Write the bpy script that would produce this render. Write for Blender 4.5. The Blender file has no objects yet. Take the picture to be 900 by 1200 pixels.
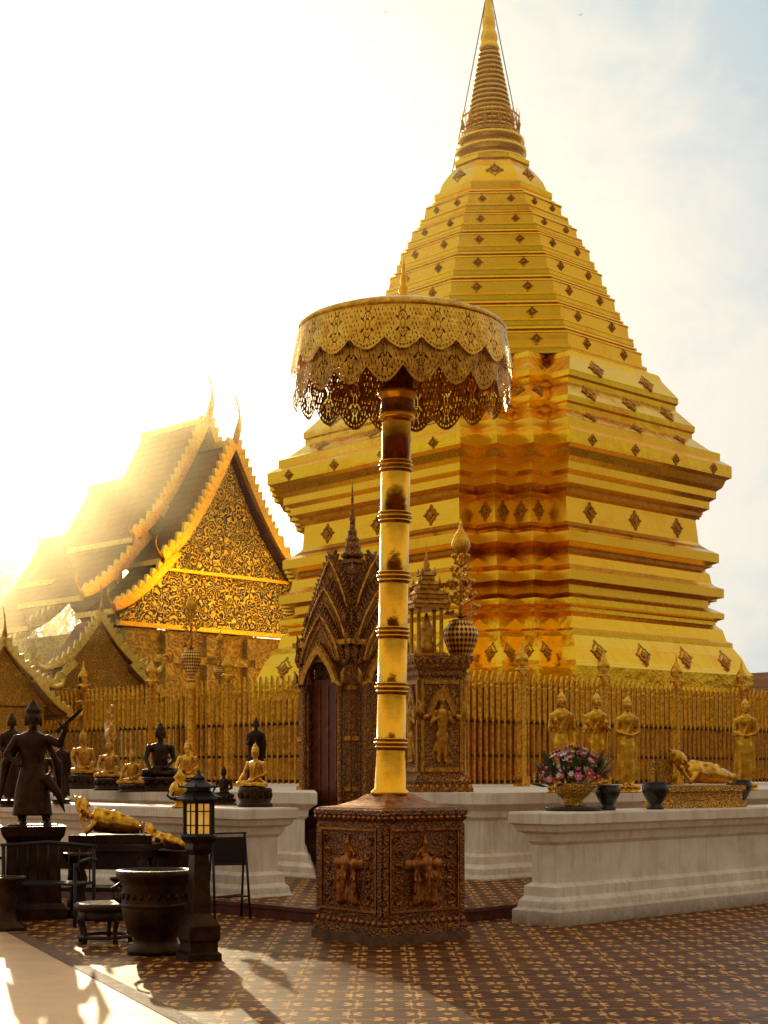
import bpy, math, random
from mathutils import Vector, Matrix, noise
random.seed(7)
S=bpy.context.scene
COL=S.collection
F=1800.0
R45=math.radians(45)
def P(x,y,Y): return Vector(((x-450)/F*Y, Y, 1.6+(906-y)/F*Y))
def PX(x,Y): return (x-450)/F*Y
def PZ(y,Y): return 1.6+(906-y)/F*Y
# ---------------------------------------------------------------- materials
def newmat(name):
    m=bpy.data.materials.new(name); m.use_nodes=True
    nt=m.node_tree; nt.nodes.clear()
    out=nt.nodes.new('ShaderNodeOutputMaterial'); b=nt.nodes.new('ShaderNodeBsdfPrincipled')
    nt.links.new(b.outputs[0],out.inputs[0])
    return m,nt,b
class N:
    def __init__(s,nt): s.nt=nt
    def n(s,t,**k):
        nd=s.nt.nodes.new(t)
        for a,v in k.items(): setattr(nd,a,v)
        return nd
    def l(s,a,b): s.nt.links.new(a,b)
    def math(s,op,a,b=None,c=None):
        nd=s.n('ShaderNodeMath',operation=op)
        for i,v in enumerate((a,b,c)):
            if v is None: continue
            if isinstance(v,(int,float)): nd.inputs[i].default_value=v
            else: s.l(v,nd.inputs[i])
        return nd.outputs[0]
    def ramp(s,f,stops):
        r=s.n('ShaderNodeValToRGB'); s.l(f,r.inputs[0])
        cr=r.color_ramp
        while len(cr.elements)<len(stops): cr.elements.new(.5)
        for e,(p,c) in zip(cr.elements,stops):
            e.position=p; e.color=(c[0],c[1],c[2],1) if not isinstance(c,(int,float)) else (c,c,c,1)
        return r.outputs[0]
    def mix(s,f,a,b):
        m=s.n('ShaderNodeMixRGB')
        for i,v in enumerate((f,a,b)):
            if isinstance(v,(int,float)): m.inputs[i].default_value=v
            elif isinstance(v,tuple): m.inputs[i].default_value=(*v,1)
            else: s.l(v,m.inputs[i])
        return m.outputs[0]
    def noise(s,vec,scale,detail=4,rough=.55,dist=0):
        t=s.n('ShaderNodeTexNoise'); s.l(vec,t.inputs['Vector']); t.inputs['Scale'].default_value=scale
        t.inputs['Detail'].default_value=detail; t.inputs['Roughness'].default_value=rough; t.inputs['Distortion'].default_value=dist
        return t.outputs['Fac']
    def bump(s,h,st,dist,b):
        bp=s.n('ShaderNodeBump'); bp.inputs['Strength'].default_value=st; bp.inputs['Distance'].default_value=dist
        s.l(h,bp.inputs['Height']); s.l(bp.outputs[0],b.inputs['Normal'])
def simple(name,col,rough=.5,metal=0,var=.25,scale=6,bump=.15,col2=None,spec=.5):
    m,nt,b=newmat(name); g=N(nt); tc=g.n('ShaderNodeTexCoord').outputs['Object']
    f=g.noise(tc,scale,5,.6)
    c2=col2 or tuple(c*(1-var*2) for c in col)
    c=g.ramp(f,[(.3,c2),(.68,col)])
    g.l(c,b.inputs['Base Color']); b.inputs['Metallic'].default_value=metal
    b.inputs['Specular IOR Level'].default_value=spec
    r=g.math('MULTIPLY_ADD',f,.3,rough-.15); g.l(r,b.inputs['Roughness'])
    g.bump(g.noise(tc,scale*5,3),bump,.02,b)
    return m
def carved(name,gold,dark,scale=9,metal=.9,rough=.38,th=.5,depth=.03,dm=.3,soft=.12):
    m,nt,b=newmat(name); g=N(nt); tc=g.n('ShaderNodeTexCoord').outputs['Object']
    d=g.n('ShaderNodeTexNoise'); g.l(tc,d.inputs['Vector']); d.inputs['Scale'].default_value=scale*.35; d.inputs['Detail'].default_value=1
    mv=g.n('ShaderNodeVectorMath',operation='MULTIPLY_ADD'); g.l(d.outputs['Color'],mv.inputs[0]); mv.inputs[1].default_value=(2.2/scale,)*3; g.l(tc,mv.inputs[2])
    v=g.n('ShaderNodeTexVoronoi'); g.l(mv.outputs[0],v.inputs['Vector']); v.inputs['Scale'].default_value=scale*.55
    w=g.math('SINE',g.math('MULTIPLY',v.outputs['Distance'],17.0))
    n2=g.noise(mv.outputs[0],scale*1.6,2,.5,.6)
    h=g.math('ADD',g.math('MULTIPLY',w,.28),n2)
    k=g.ramp(h,[(th-soft,0.0),(th+soft,1.0)])
    big=g.noise(tc,1.7,4)
    c=g.mix(k,dark,gold); c=g.mix(g.ramp(big,[(.35,.45),(.6,0.)]),c,tuple(x*.35 for x in gold))
    g.l(c,b.inputs['Base Color'])
    g.l(g.math('MULTIPLY_ADD',k,metal-dm,dm),b.inputs['Metallic'])
    b.inputs['Roughness'].default_value=rough
    g.bump(h,.8,depth,b)
    return m
def goldsheet(name,col,dark,rough=.26,bw=.62,bh=.42,bump=.25):
    m,nt,b=newmat(name); g=N(nt); tc=g.n('ShaderNodeTexCoord').outputs['Object']
    sp=g.n('ShaderNodeSeparateXYZ'); g.l(tc,sp.inputs[0])
    u=g.math('ADD',sp.outputs[0],sp.outputs[1])
    cb=g.n('ShaderNodeCombineXYZ'); g.l(u,cb.inputs[0]); g.l(sp.outputs[2],cb.inputs[1])
    br=g.n('ShaderNodeTexBrick'); g.l(cb.outputs[0],br.inputs['Vector'])
    br.inputs['Scale'].default_value=1; br.inputs['Brick Width'].default_value=bw; br.inputs['Row Height'].default_value=bh
    br.inputs['Mortar Size'].default_value=.007; br.inputs['Mortar Smooth'].default_value=.3
    br.inputs['Color1'].default_value=(.3,.3,.3,1); br.inputs['Color2'].default_value=(1,1,1,1); br.inputs['Mortar'].default_value=(0,0,0,1)
    big=g.noise(tc,.8,5,.65,.4); fine=g.noise(tc,7,5,.65)
    f=g.math('ADD',g.math('MULTIPLY',big,.62),g.math('ADD',g.math('MULTIPLY',fine,.22),g.math('MULTIPLY',br.outputs['Color'],.2)))
    c=g.ramp(f,[(.32,dark),(.50,col),(.8,tuple(min(1,x*1.1) for x in col))])
    g.l(c,b.inputs['Base Color']); b.inputs['Metallic'].default_value=1
    g.l(g.math('MULTIPLY_ADD',fine,.28,rough-.13),b.inputs['Roughness'])
    h=g.math('ADD',g.math('MULTIPLY',g.noise(tc,2.2,3),.9),g.math('ADD',g.math('MULTIPLY',br.outputs['Color'],.25),g.math('MULTIPLY',fine,.2)))
    g.bump(h,bump,.14,b)
    return m
M={}
M['gold']=goldsheet('gold_sheet',(1.0,.585,.022),(.95,.38,.008),bump=.24,rough=.18)
M['goldo']=goldsheet('gold_sheet_orange',(1.0,.56,.03),(.86,.36,.010),rough=.27,bump=.05)
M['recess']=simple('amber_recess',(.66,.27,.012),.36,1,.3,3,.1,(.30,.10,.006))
M['pgold']=goldsheet('polished_gold',(1.0,.50,.03),(.78,.29,.012),rough=.17,bw=9,bh=9,bump=.20)
M['agold']=simple('aged_gold',(.98,.54,.045),.30,1,.3,14,.4,(.42,.17,.015))
M['tgold']=simple('trim_gold',(.74,.36,.045),.34,1,.3,14,.4,(.24,.09,.01))
M['orn']=carved('gold_relief',(.92,.50,.05),(.28,.10,.01),30,.95,.35,.48,.02)
M['dorn']=carved('diamond_relief',(.88,.44,.03),(.42,.16,.012),22,1,.4,.46,.02,dm=.9)
M['lace']=simple('gold_filigree',(1.0,.60,.08),.34,1,.2,12,.3,(.60,.26,.025))
M['bronze']=simple('dark_bronze',(.065,.028,.009),.42,.8,.25,9,.3,(.018,.008,.004))
M['bgold']=simple('gilded_bronze',(1.0,.56,.05),.22,1,.3,7,.3,(.34,.12,.01))
M['carv']=carved('carved_copper_gold',(.44,.16,.03),(.06,.014,.006),30,.85,.4,.5,.02,soft=.2)
M['copper']=simple('copper_relief',(.52,.20,.04),.36,.95,.3,16,.3,(.14,.035,.01))
M['shrine']=carved('carved_shrine_gold',(.54,.23,.035),(.11,.028,.009),24,.85,.42,.52,.02,soft=.2)
M['gable']=carved('gold_scroll_on_blue',(1.0,.76,.12),(.03,.035,.05),9,.9,.4,.46,.03,.0,soft=.06)
M['wallgold']=carved('gilded_wall',(.85,.62,.12),(.52,.32,.05),6,.5,.55,.45,.02,soft=.2)
M['iron']=simple('black_iron',(.025,.016,.010),.5,.4,.2,12,.2)
M['wood']=simple('dark_wood',(.055,.020,.008),.5,0,.3,10,.3,spec=.3)
M['redwood']=simple('red_lacquer',(.16,.03,.012),.4,0,.3,8,.2)
M['stone']=simple('brown_stone',(.20,.10,.05),.7,0,.3,9,.4,spec=.2)
M['bark']=simple('bark',(.10,.07,.045),.9,0,.3,6,.6)
M['pot']=simple('black_glazed_pot',(.02,.015,.012),.3,0,.2,8,.1)
M['wire']=simple('steel_wire',(.05,.05,.05),.5,.6,.1,5,.1)
def plaster():
    m,nt,b=newmat('white_plaster'); g=N(nt); tc=g.n('ShaderNodeTexCoord').outputs['Object']
    sp=g.n('ShaderNodeSeparateXYZ'); g.l(tc,sp.inputs[0])
    f=g.noise(tc,2.2,8,.7); f2=g.noise(tc,14,6,.7)
    mp=g.n('ShaderNodeMapping'); g.l(tc,mp.inputs[0]); mp.inputs['Scale'].default_value=(6,6,.5)
    st=g.noise(mp.outputs[0],2,5,.7)
    c=g.ramp(f,[(.3,(.68,.56,.42)),(.6,(.90,.81,.68))])
    c=g.mix(g.ramp(st,[(.5,0.),(.8,.5)]),c,(.34,.21,.11))
    low=g.ramp(g.math('ADD',sp.outputs[2],g.math('MULTIPLY',f2,.3)),[(.1,.85),(.42,0.)])
    c=g.mix(low,c,(.18,.10,.05))
    g.l(c,b.inputs['Base Color']); b.inputs['Roughness'].default_value=.6; b.inputs['Specular IOR Level'].default_value=.2
    g.bump(f2,.35,.015,b); return m
M['white']=plaster()
def tiles(name,ca,cb_,mot,ts,rough):
    m,nt,b=newmat(name); g=N(nt); tc=g.n('ShaderNodeTexCoord').outputs['Object']
    mp=g.n('ShaderNodeMapping'); g.l(tc,mp.inputs[0]); mp.inputs['Rotation'].default_value=(0,0,-R45); mp.inputs['Scale'].default_value=(1/ts,1/ts,1)
    sp=g.n('ShaderNodeSeparateXYZ'); g.l(mp.outputs[0],sp.inputs[0])
    def cell(k):
        fx=g.math('SUBTRACT',g.math('FRACT',g.math('MULTIPLY',sp.outputs[0],k)),.5)
        fy=g.math('SUBTRACT',g.math('FRACT',g.math('MULTIPLY',sp.outputs[1],k)),.5)
        return fx,fy
    fx,fy=cell(1.0)
    ax=g.math('ABSOLUTE',fx); ay=g.math('ABSOLUTE',fy)
    edge=g.math('MAXIMUM',ax,ay)
    grout=g.math('GREATER_THAN',edge,.485)
    bd=g.math('ADD',ax,ay)
    band=g.math('LESS_THAN',g.math('ABSOLUTE',g.math('SUBTRACT',bd,.44)),.018)
    gx,gy=cell(2.0)
    r=g.math('SQRT',g.math('ADD',g.math('MULTIPLY',gx,gx),g.math('MULTIPLY',gy,gy)))
    an=g.math('ARCTAN2',gy,gx)
    pet=g.math('MULTIPLY_ADD',g.math('COSINE',g.math('MULTIPLY',an,4.0)),.13,.17)
    fl=g.math('LESS_THAN',r,pet)
    fl=g.math('SUBTRACT',fl,g.math('LESS_THAN',r,.06))
    dia=g.math('ADD',g.math('ABSOLUTE',gx),g.math('ABSOLUTE',gy))
    cor=g.math('GREATER_THAN',dia,.88)
    mk=g.math('MINIMUM',g.math('ADD',g.math('ADD',fl,g.math('MULTIPLY',band,.45)),g.math('MULTIPLY',cor,.8)),1.0)
    big=g.noise(tc,.7,6,.65); fine=g.noise(tc,22,4,.7)
    wn=g.n('ShaderNodeTexWhiteNoise'); wn.noise_dimensions='2D'
    fl_=g.n('ShaderNodeVectorMath',operation='FLOOR'); g.l(mp.outputs[0],fl_.inputs[0]); g.l(fl_.outputs[0],wn.inputs['Vector'])
    base=g.mix(g.math('ADD',g.math('MULTIPLY',big,.6),g.math('MULTIPLY',wn.outputs['Value'],.4)),ca,cb_)
    wear=g.ramp(g.math('ADD',g.math('MULTIPLY',fine,.6),g.math('MULTIPLY',big,.5)),[(.38,.35),(.62,1.)])
    c=g.mix(g.math('MULTIPLY',mk,wear),base,mot)
    c=g.mix(grout,c,(.015,.008,.004))
    g.l(c,b.inputs['Base Color']); b.inputs['Specular IOR Level'].default_value=.14
    b.inputs['Specular Tint'].default_value=(1,.66,.36,1)
    g.l(g.math('MULTIPLY_ADD',big,.5,rough-.25),b.inputs['Roughness'])
    h=g.math('SUBTRACT',g.math('MULTIPLY',fine,.3),g.math('MULTIPLY',grout,1.0))
    g.bump(h,.35,.006,b); return m
M['tile']=tiles('patterned_floor_tile',(.16,.045,.008),(.05,.014,.004),(.90,.44,.09),.60,.48)
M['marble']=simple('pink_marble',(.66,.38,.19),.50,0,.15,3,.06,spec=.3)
def rooft():
    m,nt,b=newmat('roof_tiles'); g=N(nt); tc=g.n('ShaderNodeTexCoord').outputs['Object']
    sp=g.n('ShaderNodeSeparateXYZ'); g.l(tc,sp.inputs[0])
    cb=g.n('ShaderNodeCombineXYZ'); g.l(sp.outputs[1],cb.inputs[0]); g.l(sp.outputs[2],cb.inputs[1])
    br=g.n('ShaderNodeTexBrick'); g.l(cb.outputs[0],br.inputs['Vector']); br.inputs['Scale'].default_value=1
    br.inputs['Brick Width'].default_value=.2; br.inputs['Row Height'].default_value=.24; br.inputs['Mortar Size'].default_value=.018
    br.inputs['Color1'].default_value=(.36,.13,.03,1); br.inputs['Color2'].default_value=(.20,.065,.015,1); br.inputs['Mortar'].default_value=(.03,.010,.004,1)
    c=g.mix(g.noise(tc,1.3,5),br.outputs['Color'],(.24,.09,.02))
    g.l(c,b.inputs['Base Color']); b.inputs['Roughness'].default_value=.7; b.inputs['Specular IOR Level'].default_value=.1
    g.bump(br.outputs['Color'],.8,.06,b); return m
M['roof']=rooft()
def leafm(name,a,c):
    m,nt,b=newmat(name); g=N(nt); tc=g.n('ShaderNodeTexCoord').outputs['Object']
    g.l(g.ramp(g.noise(tc,1.2,3),[(.35,a),(.65,c)]),b.inputs['Base Color']); b.inputs['Roughness'].default_value=.6
    return m
M['leaf']=leafm('leaves',(.035,.05,.012),(.10,.12,.03))
M['pinkf']=simple('pink_petals',(.80,.16,.30),.5,0,.1,5,.1)
M['whitef']=simple('white_petals',(.85,.72,.66),.5,0,.1,5,.1)
M['redf']=simple('red_petals',(.5,.03,.03),.5,0,.1,5,.1)
def lampm():
    m,nt,b=newmat('lit_lamp_glass'); b.inputs['Base Color'].default_value=(.8,.5,.15,1)
    g=N(nt); tc=g.n('ShaderNodeTexCoord').outputs['Object']
    g.l(g.ramp(g.noise(tc,9,2),[(.3,(1,.38,.04)),(.7,(1,.60,.12))]),b.inputs['Emission Color']); b.inputs['Emission Strength'].default_value=.4; b.inputs['Roughness'].default_value=.2
    return m
M['lamp']=lampm()
# ---------------------------------------------------------------- builder
class B:
    def __init__(s): s.v=[];s.f=[];s.m=[];s.sm=[]
    def add(s,vs,fs,mi=0,smooth=False,T=None):
        o=len(s.v)
        s.v+= [tuple(T@Vector(v)) if T else tuple(v) for v in vs]
        for f in fs:
            s.f.append(tuple(i+o for i in f)); s.m.append(mi); s.sm.append(smooth)
        return s
    def box(s,c,d,mi=0,T=None,tap=1.0,rz=0):
        x,y,z=d[0]/2,d[1]/2,d[2]/2
        vs=[]
        cr,sr=math.cos(rz),math.sin(rz)
        for zz,k in((-z,1),(z,tap)):
            for a,b in((-x,-y),(x,-y),(x,y),(-x,y)):
                a*=k;b*=k
                vs.append((c[0]+a*cr-b*sr,c[1]+a*sr+b*cr,c[2]+zz))
        return s.add(vs,[(0,3,2,1),(4,5,6,7),(0,1,5,4),(1,2,6,5),(2,3,7,6),(3,0,4,7)],mi,False,T)
    def loft(s,rings,mi=0,smooth=False,cap=True,T=None,mis=None):
        n=len(rings[0]); vs=[p for r in rings for p in r]; 
        o=len(s.v)
        s.v+=[tuple(T@Vector(v)) if T else tuple(v) for v in vs]
        for k in range(len(rings)-1):
            for i in range(n):
                j=(i+1)%n
                s.f.append((o+k*n+i,o+k*n+j,o+(k+1)*n+j,o+(k+1)*n+i)); s.m.append(mis[k] if mis else mi); s.sm.append(smooth)
        if cap:
            s.f.append(tuple(o+i for i in reversed(range(n)))); s.m.append(mis[0] if mis else mi); s.sm.append(False)
            k=(len(rings)-1)*n
            s.f.append(tuple(o+k+i for i in range(n))); s.m.append(mis[-1] if mis else mi); s.sm.append(False)
        return s
    def lathe(s,c,prof,n=24,mi=0,smooth=True,T=None,a0=0,cap=True,mis=None):
        rings=[[(c[0]+r*math.cos(a0+2*math.pi*i/n),c[1]+r*math.sin(a0+2*math.pi*i/n),c[2]+z) for i in range(n)] for r,z in prof]
        return s.loft(rings,mi,smooth,cap,T,mis)
    def tube(s,pts,rad,n=8,mi=0,T=None,smooth=True):
        pts=[Vector(p) for p in pts]; rings=[]
        if not isinstance(rad,(list,tuple)): rad=[rad]*len(pts)
        for i,p in enumerate(pts):
            d=(pts[min(i+1,len(pts)-1)]-pts[max(i-1,0)]).normalized()
            up=Vector((0,0,1)) if abs(d.z)<.95 else Vector((0,1,0))
            a=d.cross(up).normalized(); b=a.cross(d)
            rings.append([tuple(p+(a*math.cos(t)+b*math.sin(t))*rad[i]) for t in [2*math.pi*k/n for k in range(n)]])
        return s.loft(rings,mi,smooth,True,T)
    def ell(s,c,r,mi=0,nu=12,nv=8,T=None,R=None):
        rings=[]
        for j in range(nv+1):
            ph=-math.pi/2+math.pi*j/nv; cr=max(math.cos(ph),.02)
            ring=[]
            for i in range(nu):
                t=2*math.pi*i/nu
                v=Vector((r[0]*cr*math.cos(t),r[1]*cr*math.sin(t),r[2]*math.sin(ph)))
                if R: v=R@v
                ring.append((c[0]+v.x,c[1]+v.y,c[2]+v.z))
            rings.append(ring)
        return s.loft(rings,mi,True,True,T)
    def cap(s,a,b,ra,rb,mi=0,n=10):
        a=Vector(a);b=Vector(b); d=(b-a).normalized()
        pts=[];rad=[]
        for t in(-.95,-.6,-.2,0): pts.append(a+d*ra*t); rad.append(ra*math.sqrt(max(1-t*t,.05)))
        for t in(0,.2,.6,.95): pts.append(b+d*rb*t); rad.append(rb*math.sqrt(max(1-t*t,.05)))
        return s.tube(pts,rad,n,mi)
    def prism(s,poly,z0,z1,mi=0,T=None):
        return s.loft([[(x,y,z0) for x,y in poly],[(x,y,z1) for x,y in poly]],mi,False,True,T)
    def plate(s,poly,y0,y1,mi=0,T=None):
        return s.loft([[(x,y1,z) for x,z in poly],[(x,y0,z) for x,z in poly]],mi,False,True,T)
    def mesh(s,name,mats,fix=True):
        me=bpy.data.meshes.new(name); me.from_pydata(s.v,[],s.f); 
        for m in mats: me.materials.append(M[m] if isinstance(m,str) else m)
        me.polygons.foreach_set('material_index',s.m); me.polygons.foreach_set('use_smooth',s.sm)
        me.update(); me.validate()
        if fix:
            import bmesh
            bm=bmesh.new(); bm.from_mesh(me); bmesh.ops.recalc_face_normals(bm,faces=bm.faces); bm.to_mesh(me); bm.free()
        return me
    def obj(s,name,mats,parent=None,loc=(0,0,0),rot=0,label=None,cat=None,group=None,kind=None,fix=True):
        o=bpy.data.objects.new(name,s.mesh(name,mats,fix)); COL.objects.link(o)
        o.location=loc; o.rotation_euler=(0,0,rot)
        if parent: o.parent=parent
        tag(o,label,cat,group,kind); return o
def tag(o,label=None,cat=None,group=None,kind=None):
    if label: o['label']=label
    if cat: o['category']=cat
    if group: o['group']=group
    if kind: o['kind']=kind
def empty(name,loc,rot=0,label=None,cat=None,group=None,scale=1):
    e=bpy.data.objects.new(name,None); COL.objects.link(e); e.location=loc; e.rotation_euler=(0,0,rot); e.scale=(scale,)*3
    e.empty_display_size=.2
    tag(e,label,cat,group); return e
def dup(o,loc,rot=None,scale=None,label=None):
    c=o.copy(); COL.objects.link(c); c.location=loc
    if rot is not None: c.rotation_euler=(0,0,rot)
    if scale is not None: c.scale=(scale,)*3
    if label: c['label']=label
    for ch in list(o.children):
        k=ch.copy(); COL.objects.link(k); k.parent=c
        for g2 in list(ch.children):
            k2=g2.copy(); COL.objects.link(k2); k2.parent=k
    return c
def sculpt(b,name,mat,voxel,parent=None,loc=(0,0,0),rot=0,smooth=3,**k):
    tmp=b.obj(name+'_src',[mat])
    r=tmp.modifiers.new('r','REMESH'); r.mode='VOXEL'; r.voxel_size=voxel; r.use_smooth_shade=True
    sm=tmp.modifiers.new('s','SMOOTH'); sm.iterations=smooth; sm.factor=.5
    dg=bpy.context.evaluated_depsgraph_get(); dg.update()
    me=bpy.data.meshes.new_from_object(tmp.evaluated_get(dg)); me.name=name
    bpy.data.objects.remove(tmp)
    me.materials.clear(); me.materials.append(M[mat])
    for p in me.polygons: p.use_smooth=True
    o=bpy.data.objects.new(name,me); COL.objects.link(o); o.location=loc; o.rotation_euler=(0,0,rot)
    if parent: o.parent=parent
    tag(o,k.get('label'),k.get('cat'),k.get('group')); return o
def offs(poly,d):
    n=len(poly); out=[]
    ar=sum(poly[i][0]*poly[(i+1)%n][1]-poly[(i+1)%n][0]*poly[i][1] for i in range(n))
    sg=1 if ar>0 else -1
    for i in range(n):
        p0=Vector(poly[i-1]);p1=Vector(poly[i]);p2=Vector(poly[(i+1)%n])
        e1=(p1-p0).normalized();e2=(p2-p1).normalized()
        n1=Vector((e1.y,-e1.x))*sg;n2=Vector((e2.y,-e2.x))*sg
        k=n1+n2; k=k/max(k.dot(n1),.3) if k.length>1e-6 else n1
        q=p1+k*d; out.append((q.x,q.y))
    return out
def mould(b,poly,prof,mi=0,mis=None):
    rings=[[(x,y,z) for x,y in offs(poly,d)] for d,z in prof]
    b.loft(rings,mi,False,True,None,mis)
# ---------------------------------------------------------------- camera
cam=bpy.data.cameras.new('camera'); co=bpy.data.objects.new('camera',cam); COL.objects.link(co)
co.location=(0,0,1.6); co.rotation_euler=(math.radians(90),0,0)
cam.sensor_fit='HORIZONTAL'; cam.sensor_width=36; cam.lens=72; cam.shift_y=.34; cam.clip_end=3000; cam.clip_start=.1
S.camera=co
# ---------------------------------------------------------------- light
AZ=math.radians(-14.5); EL=math.radians(13.5)
sd=Vector((math.sin(AZ)*math.cos(EL),math.cos(AZ)*math.cos(EL),math.sin(EL)))
sl=bpy.data.lights.new('sun','SUN'); sl.energy=5; sl.angle=math.radians(.5); sl.color=(1,.76,.40)
so=bpy.data.objects.new('sun',sl); COL.objects.link(so); so.rotation_euler=(-sd).to_track_quat('-Z','Y').to_euler()
w=bpy.data.worlds.new('World'); S.world=w; w.use_nodes=True; nt=w.node_tree; nt.nodes.clear(); g=N(nt)
out=g.n('ShaderNodeOutputWorld'); bg=g.n('ShaderNodeBackground'); g.l(bg.outputs[0],out.inputs[0]); bg.inputs[1].default_value=.1
sky=g.n('ShaderNodeTexSky'); sky.sky_type='NISHITA'; sky.sun_disc=False; sky.sun_elevation=EL; sky.sun_rotation=AZ; sky.dust_density=3; sky.air_density=1.2; sky.altitude=800
tc=g.n('ShaderNodeTexCoord').outputs['Generated']
spw=g.n('ShaderNodeSeparateXYZ'); g.l(tc,spw.inputs[0])
dt=g.n('ShaderNodeVectorMath',operation='DOT_PRODUCT'); g.l(tc,dt.inputs[0]); dt.inputs[1].default_value=tuple(sd)
dm=g.math('MAXIMUM',dt.outputs['Value'],0.0)
glow=g.math('ADD',g.math('MULTIPLY',g.math('POWER',dm,90.0),8.0),g.math('MULTIPLY',g.math('POWER',dm,20.0),.8))
mp=g.n('ShaderNodeMapping'); g.l(tc,mp.inputs[0]); mp.inputs['Scale'].default_value=(1,1,1.6); mp.inputs['Location'].default_value=(.35,.1,.2)
cl=g.noise(mp.outputs[0],6.0,9,.62,.6)
# blue opens up high beside the sunlit cloud only
gap=g.math('MULTIPLY',g.ramp(dt.outputs['Value'],[(.62,0.),(.80,.24),(.88,.24),(.95,0.)]),g.ramp(spw.outputs[2],[(.24,.25),(.42,1.)]))
cm=g.ramp(g.math('SUBTRACT',cl,gap),[(.24,.0),(.50,1.)])
hz=g.mix(cm,(2.4,4.6,6.0),(6.6,6.6,6.5))
fr=g.math('MULTIPLY_ADD',dt.outputs['Value'],.5,.5)
frr=g.ramp(fr,[(.25,0.),(.80,1.)])
wrm=g.ramp(fr,[(.45,0.),(.92,1.)])
zen=g.math('MAXIMUM',spw.outputs[2],0.0)
br_=g.math('MULTIPLY_ADD',zen,.85,g.math('MULTIPLY_ADD',frr,.72,.24))
br_=g.math('MINIMUM',br_,1.0)
tint=g.mix(wrm,(1.08,.86,.60),(1.0,.985,.96))
hm=g.n('ShaderNodeVectorMath',operation='MULTIPLY'); g.l(hz,hm.inputs[0]); g.l(tint,hm.inputs[1])
hz2=g.n('ShaderNodeVectorMath',operation='SCALE'); g.l(hm.outputs[0],hz2.inputs[0]); g.l(br_,hz2.inputs['Scale'])
gl=g.n('ShaderNodeVectorMath',operation='SCALE'); gl.inputs[0].default_value=(1.0,.82,.52); g.l(glow,gl.inputs['Scale'])
a1=g.n('ShaderNodeVectorMath',operation='ADD'); g.l(hz2.outputs[0],a1.inputs[0]); g.l(gl.outputs[0],a1.inputs[1])
a2=g.n('ShaderNodeVectorMath',operation='MULTIPLY_ADD'); g.l(sky.outputs[0],a2.inputs[0]); a2.inputs[1].default_value=(.16,.16,.17); g.l(a1.outputs[0],a2.inputs[2])
g.l(a2.outputs[0],bg.inputs[0])
S.view_settings.view_transform='Standard'; S.view_settings.look='None'; S.view_settings.exposure=0
hb=B().box((0,78,30),(120,90,60.2)); m=bpy.data.materials.new('sunlit_haze'); m.use_nodes=True; nt=m.node_tree; nt.nodes.clear()
o_=nt.nodes.new('ShaderNodeOutputMaterial'); vs=nt.nodes.new('ShaderNodeVolumeScatter'); nt.links.new(vs.outputs[0],o_.inputs['Volume'])
vs.inputs['Color'].default_value=(1,.84,.52,1); vs.inputs['Density'].default_value=.0046; vs.inputs['Anisotropy'].default_value=.87
M['haze']=m; hb.obj('air_haze',['haze'],kind='structure')
# ---------------------------------------------------------------- ground
B().add([(-900,-900,0),(900,-900,0),(900,900,0),(-900,900,0)],[(0,1,2,3)]).obj('ground',['stone'],kind='structure')
B().add([(-30,2,.004),(30,2,.004),(30,60,.004),(-30,60,.004)],[(0,1,2,3)]).obj('courtyard_paving',['tile'],kind='structure')
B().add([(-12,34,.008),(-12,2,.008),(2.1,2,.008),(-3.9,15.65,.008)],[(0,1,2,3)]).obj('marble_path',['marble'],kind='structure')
b=B(); e=Vector((-3.9,15.65)); f=Vector((2.1,2)); d=(f-e).normalized(); nn=Vector((-d.y,d.x))
b.add([(e.x,e.y,.012),(f.x,f.y,.012),(f.x+nn.x*.14,f.y+nn.y*.14,.012),(e.x+nn.x*.14,e.y+nn.y*.14,.012)],[(0,1,2,3)])
b.obj('path_border',['stone'],kind='structure')
def dirp(p,t,s):
    q=.70711; return (p[0]+(t-s)*q,p[1]+(t+s)*q)
c0=(.05,15.6)
b=B(); poly=[c0,dirp(c0,30,0),dirp(c0,30,30),dirp(c0,0,30)]
mould(b,poly,[(0,0),(0,.10),(.03,.11),(.03,.15),(0,.151)],0,[1,1,1,1,0]); b.obj('raised_paving',['tile','redwood'],kind='structure')
tp=[(1.35,20.6),dirp((1.35,20.6),22,0),(3.1,68),dirp((-.93,21),0,22),(-.93,21),(-1.25,26.6),(.45,26.6),(.35,21.6)]
wp=[(.0,0),(0,.17),(-.05,.22),(-.05,.3),(-.12,.36),(-.12,.46),(-.18,.5),(-.18,.95),(-.12,1.0),(-.12,1.08),(-.04,1.14),(0,1.16),(.02,1.18),(.02,1.33)]
b=B(); mould(b,tp,[(a,z) for a,z in wp]); b.obj('terrace',['white'],kind='structure')
lp=[(0,0),(0,.15),(-.04,.18),(-.05,.25),(-.09,.30),(-.09,.40),(-.15,.44),(-.15,.84),(-.11,.88),(-.09,.96),(-.03,.99),(-.01,1.05),(.03,1.07),(.03,1.17),(.02,1.19)]
pr=(1.80,15.9); b=B(); mould(b,[pr,dirp(pr,16,0),dirp(pr,16,.62),dirp(pr,0,.62)],lp)
b.obj('low_wall',['white'],label='low white moulded plaster wall with stained base carrying offerings',cat='wall')
pl=(-1.62,17.7); b=B(); mould(b,[pl,dirp(pl,.80,0),dirp(pl,.80,14),dirp(pl,0,14)],lp)
b.obj('low_wall',['white'],label='low white moulded plaster wall ending beside the path',cat='wall')
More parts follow.
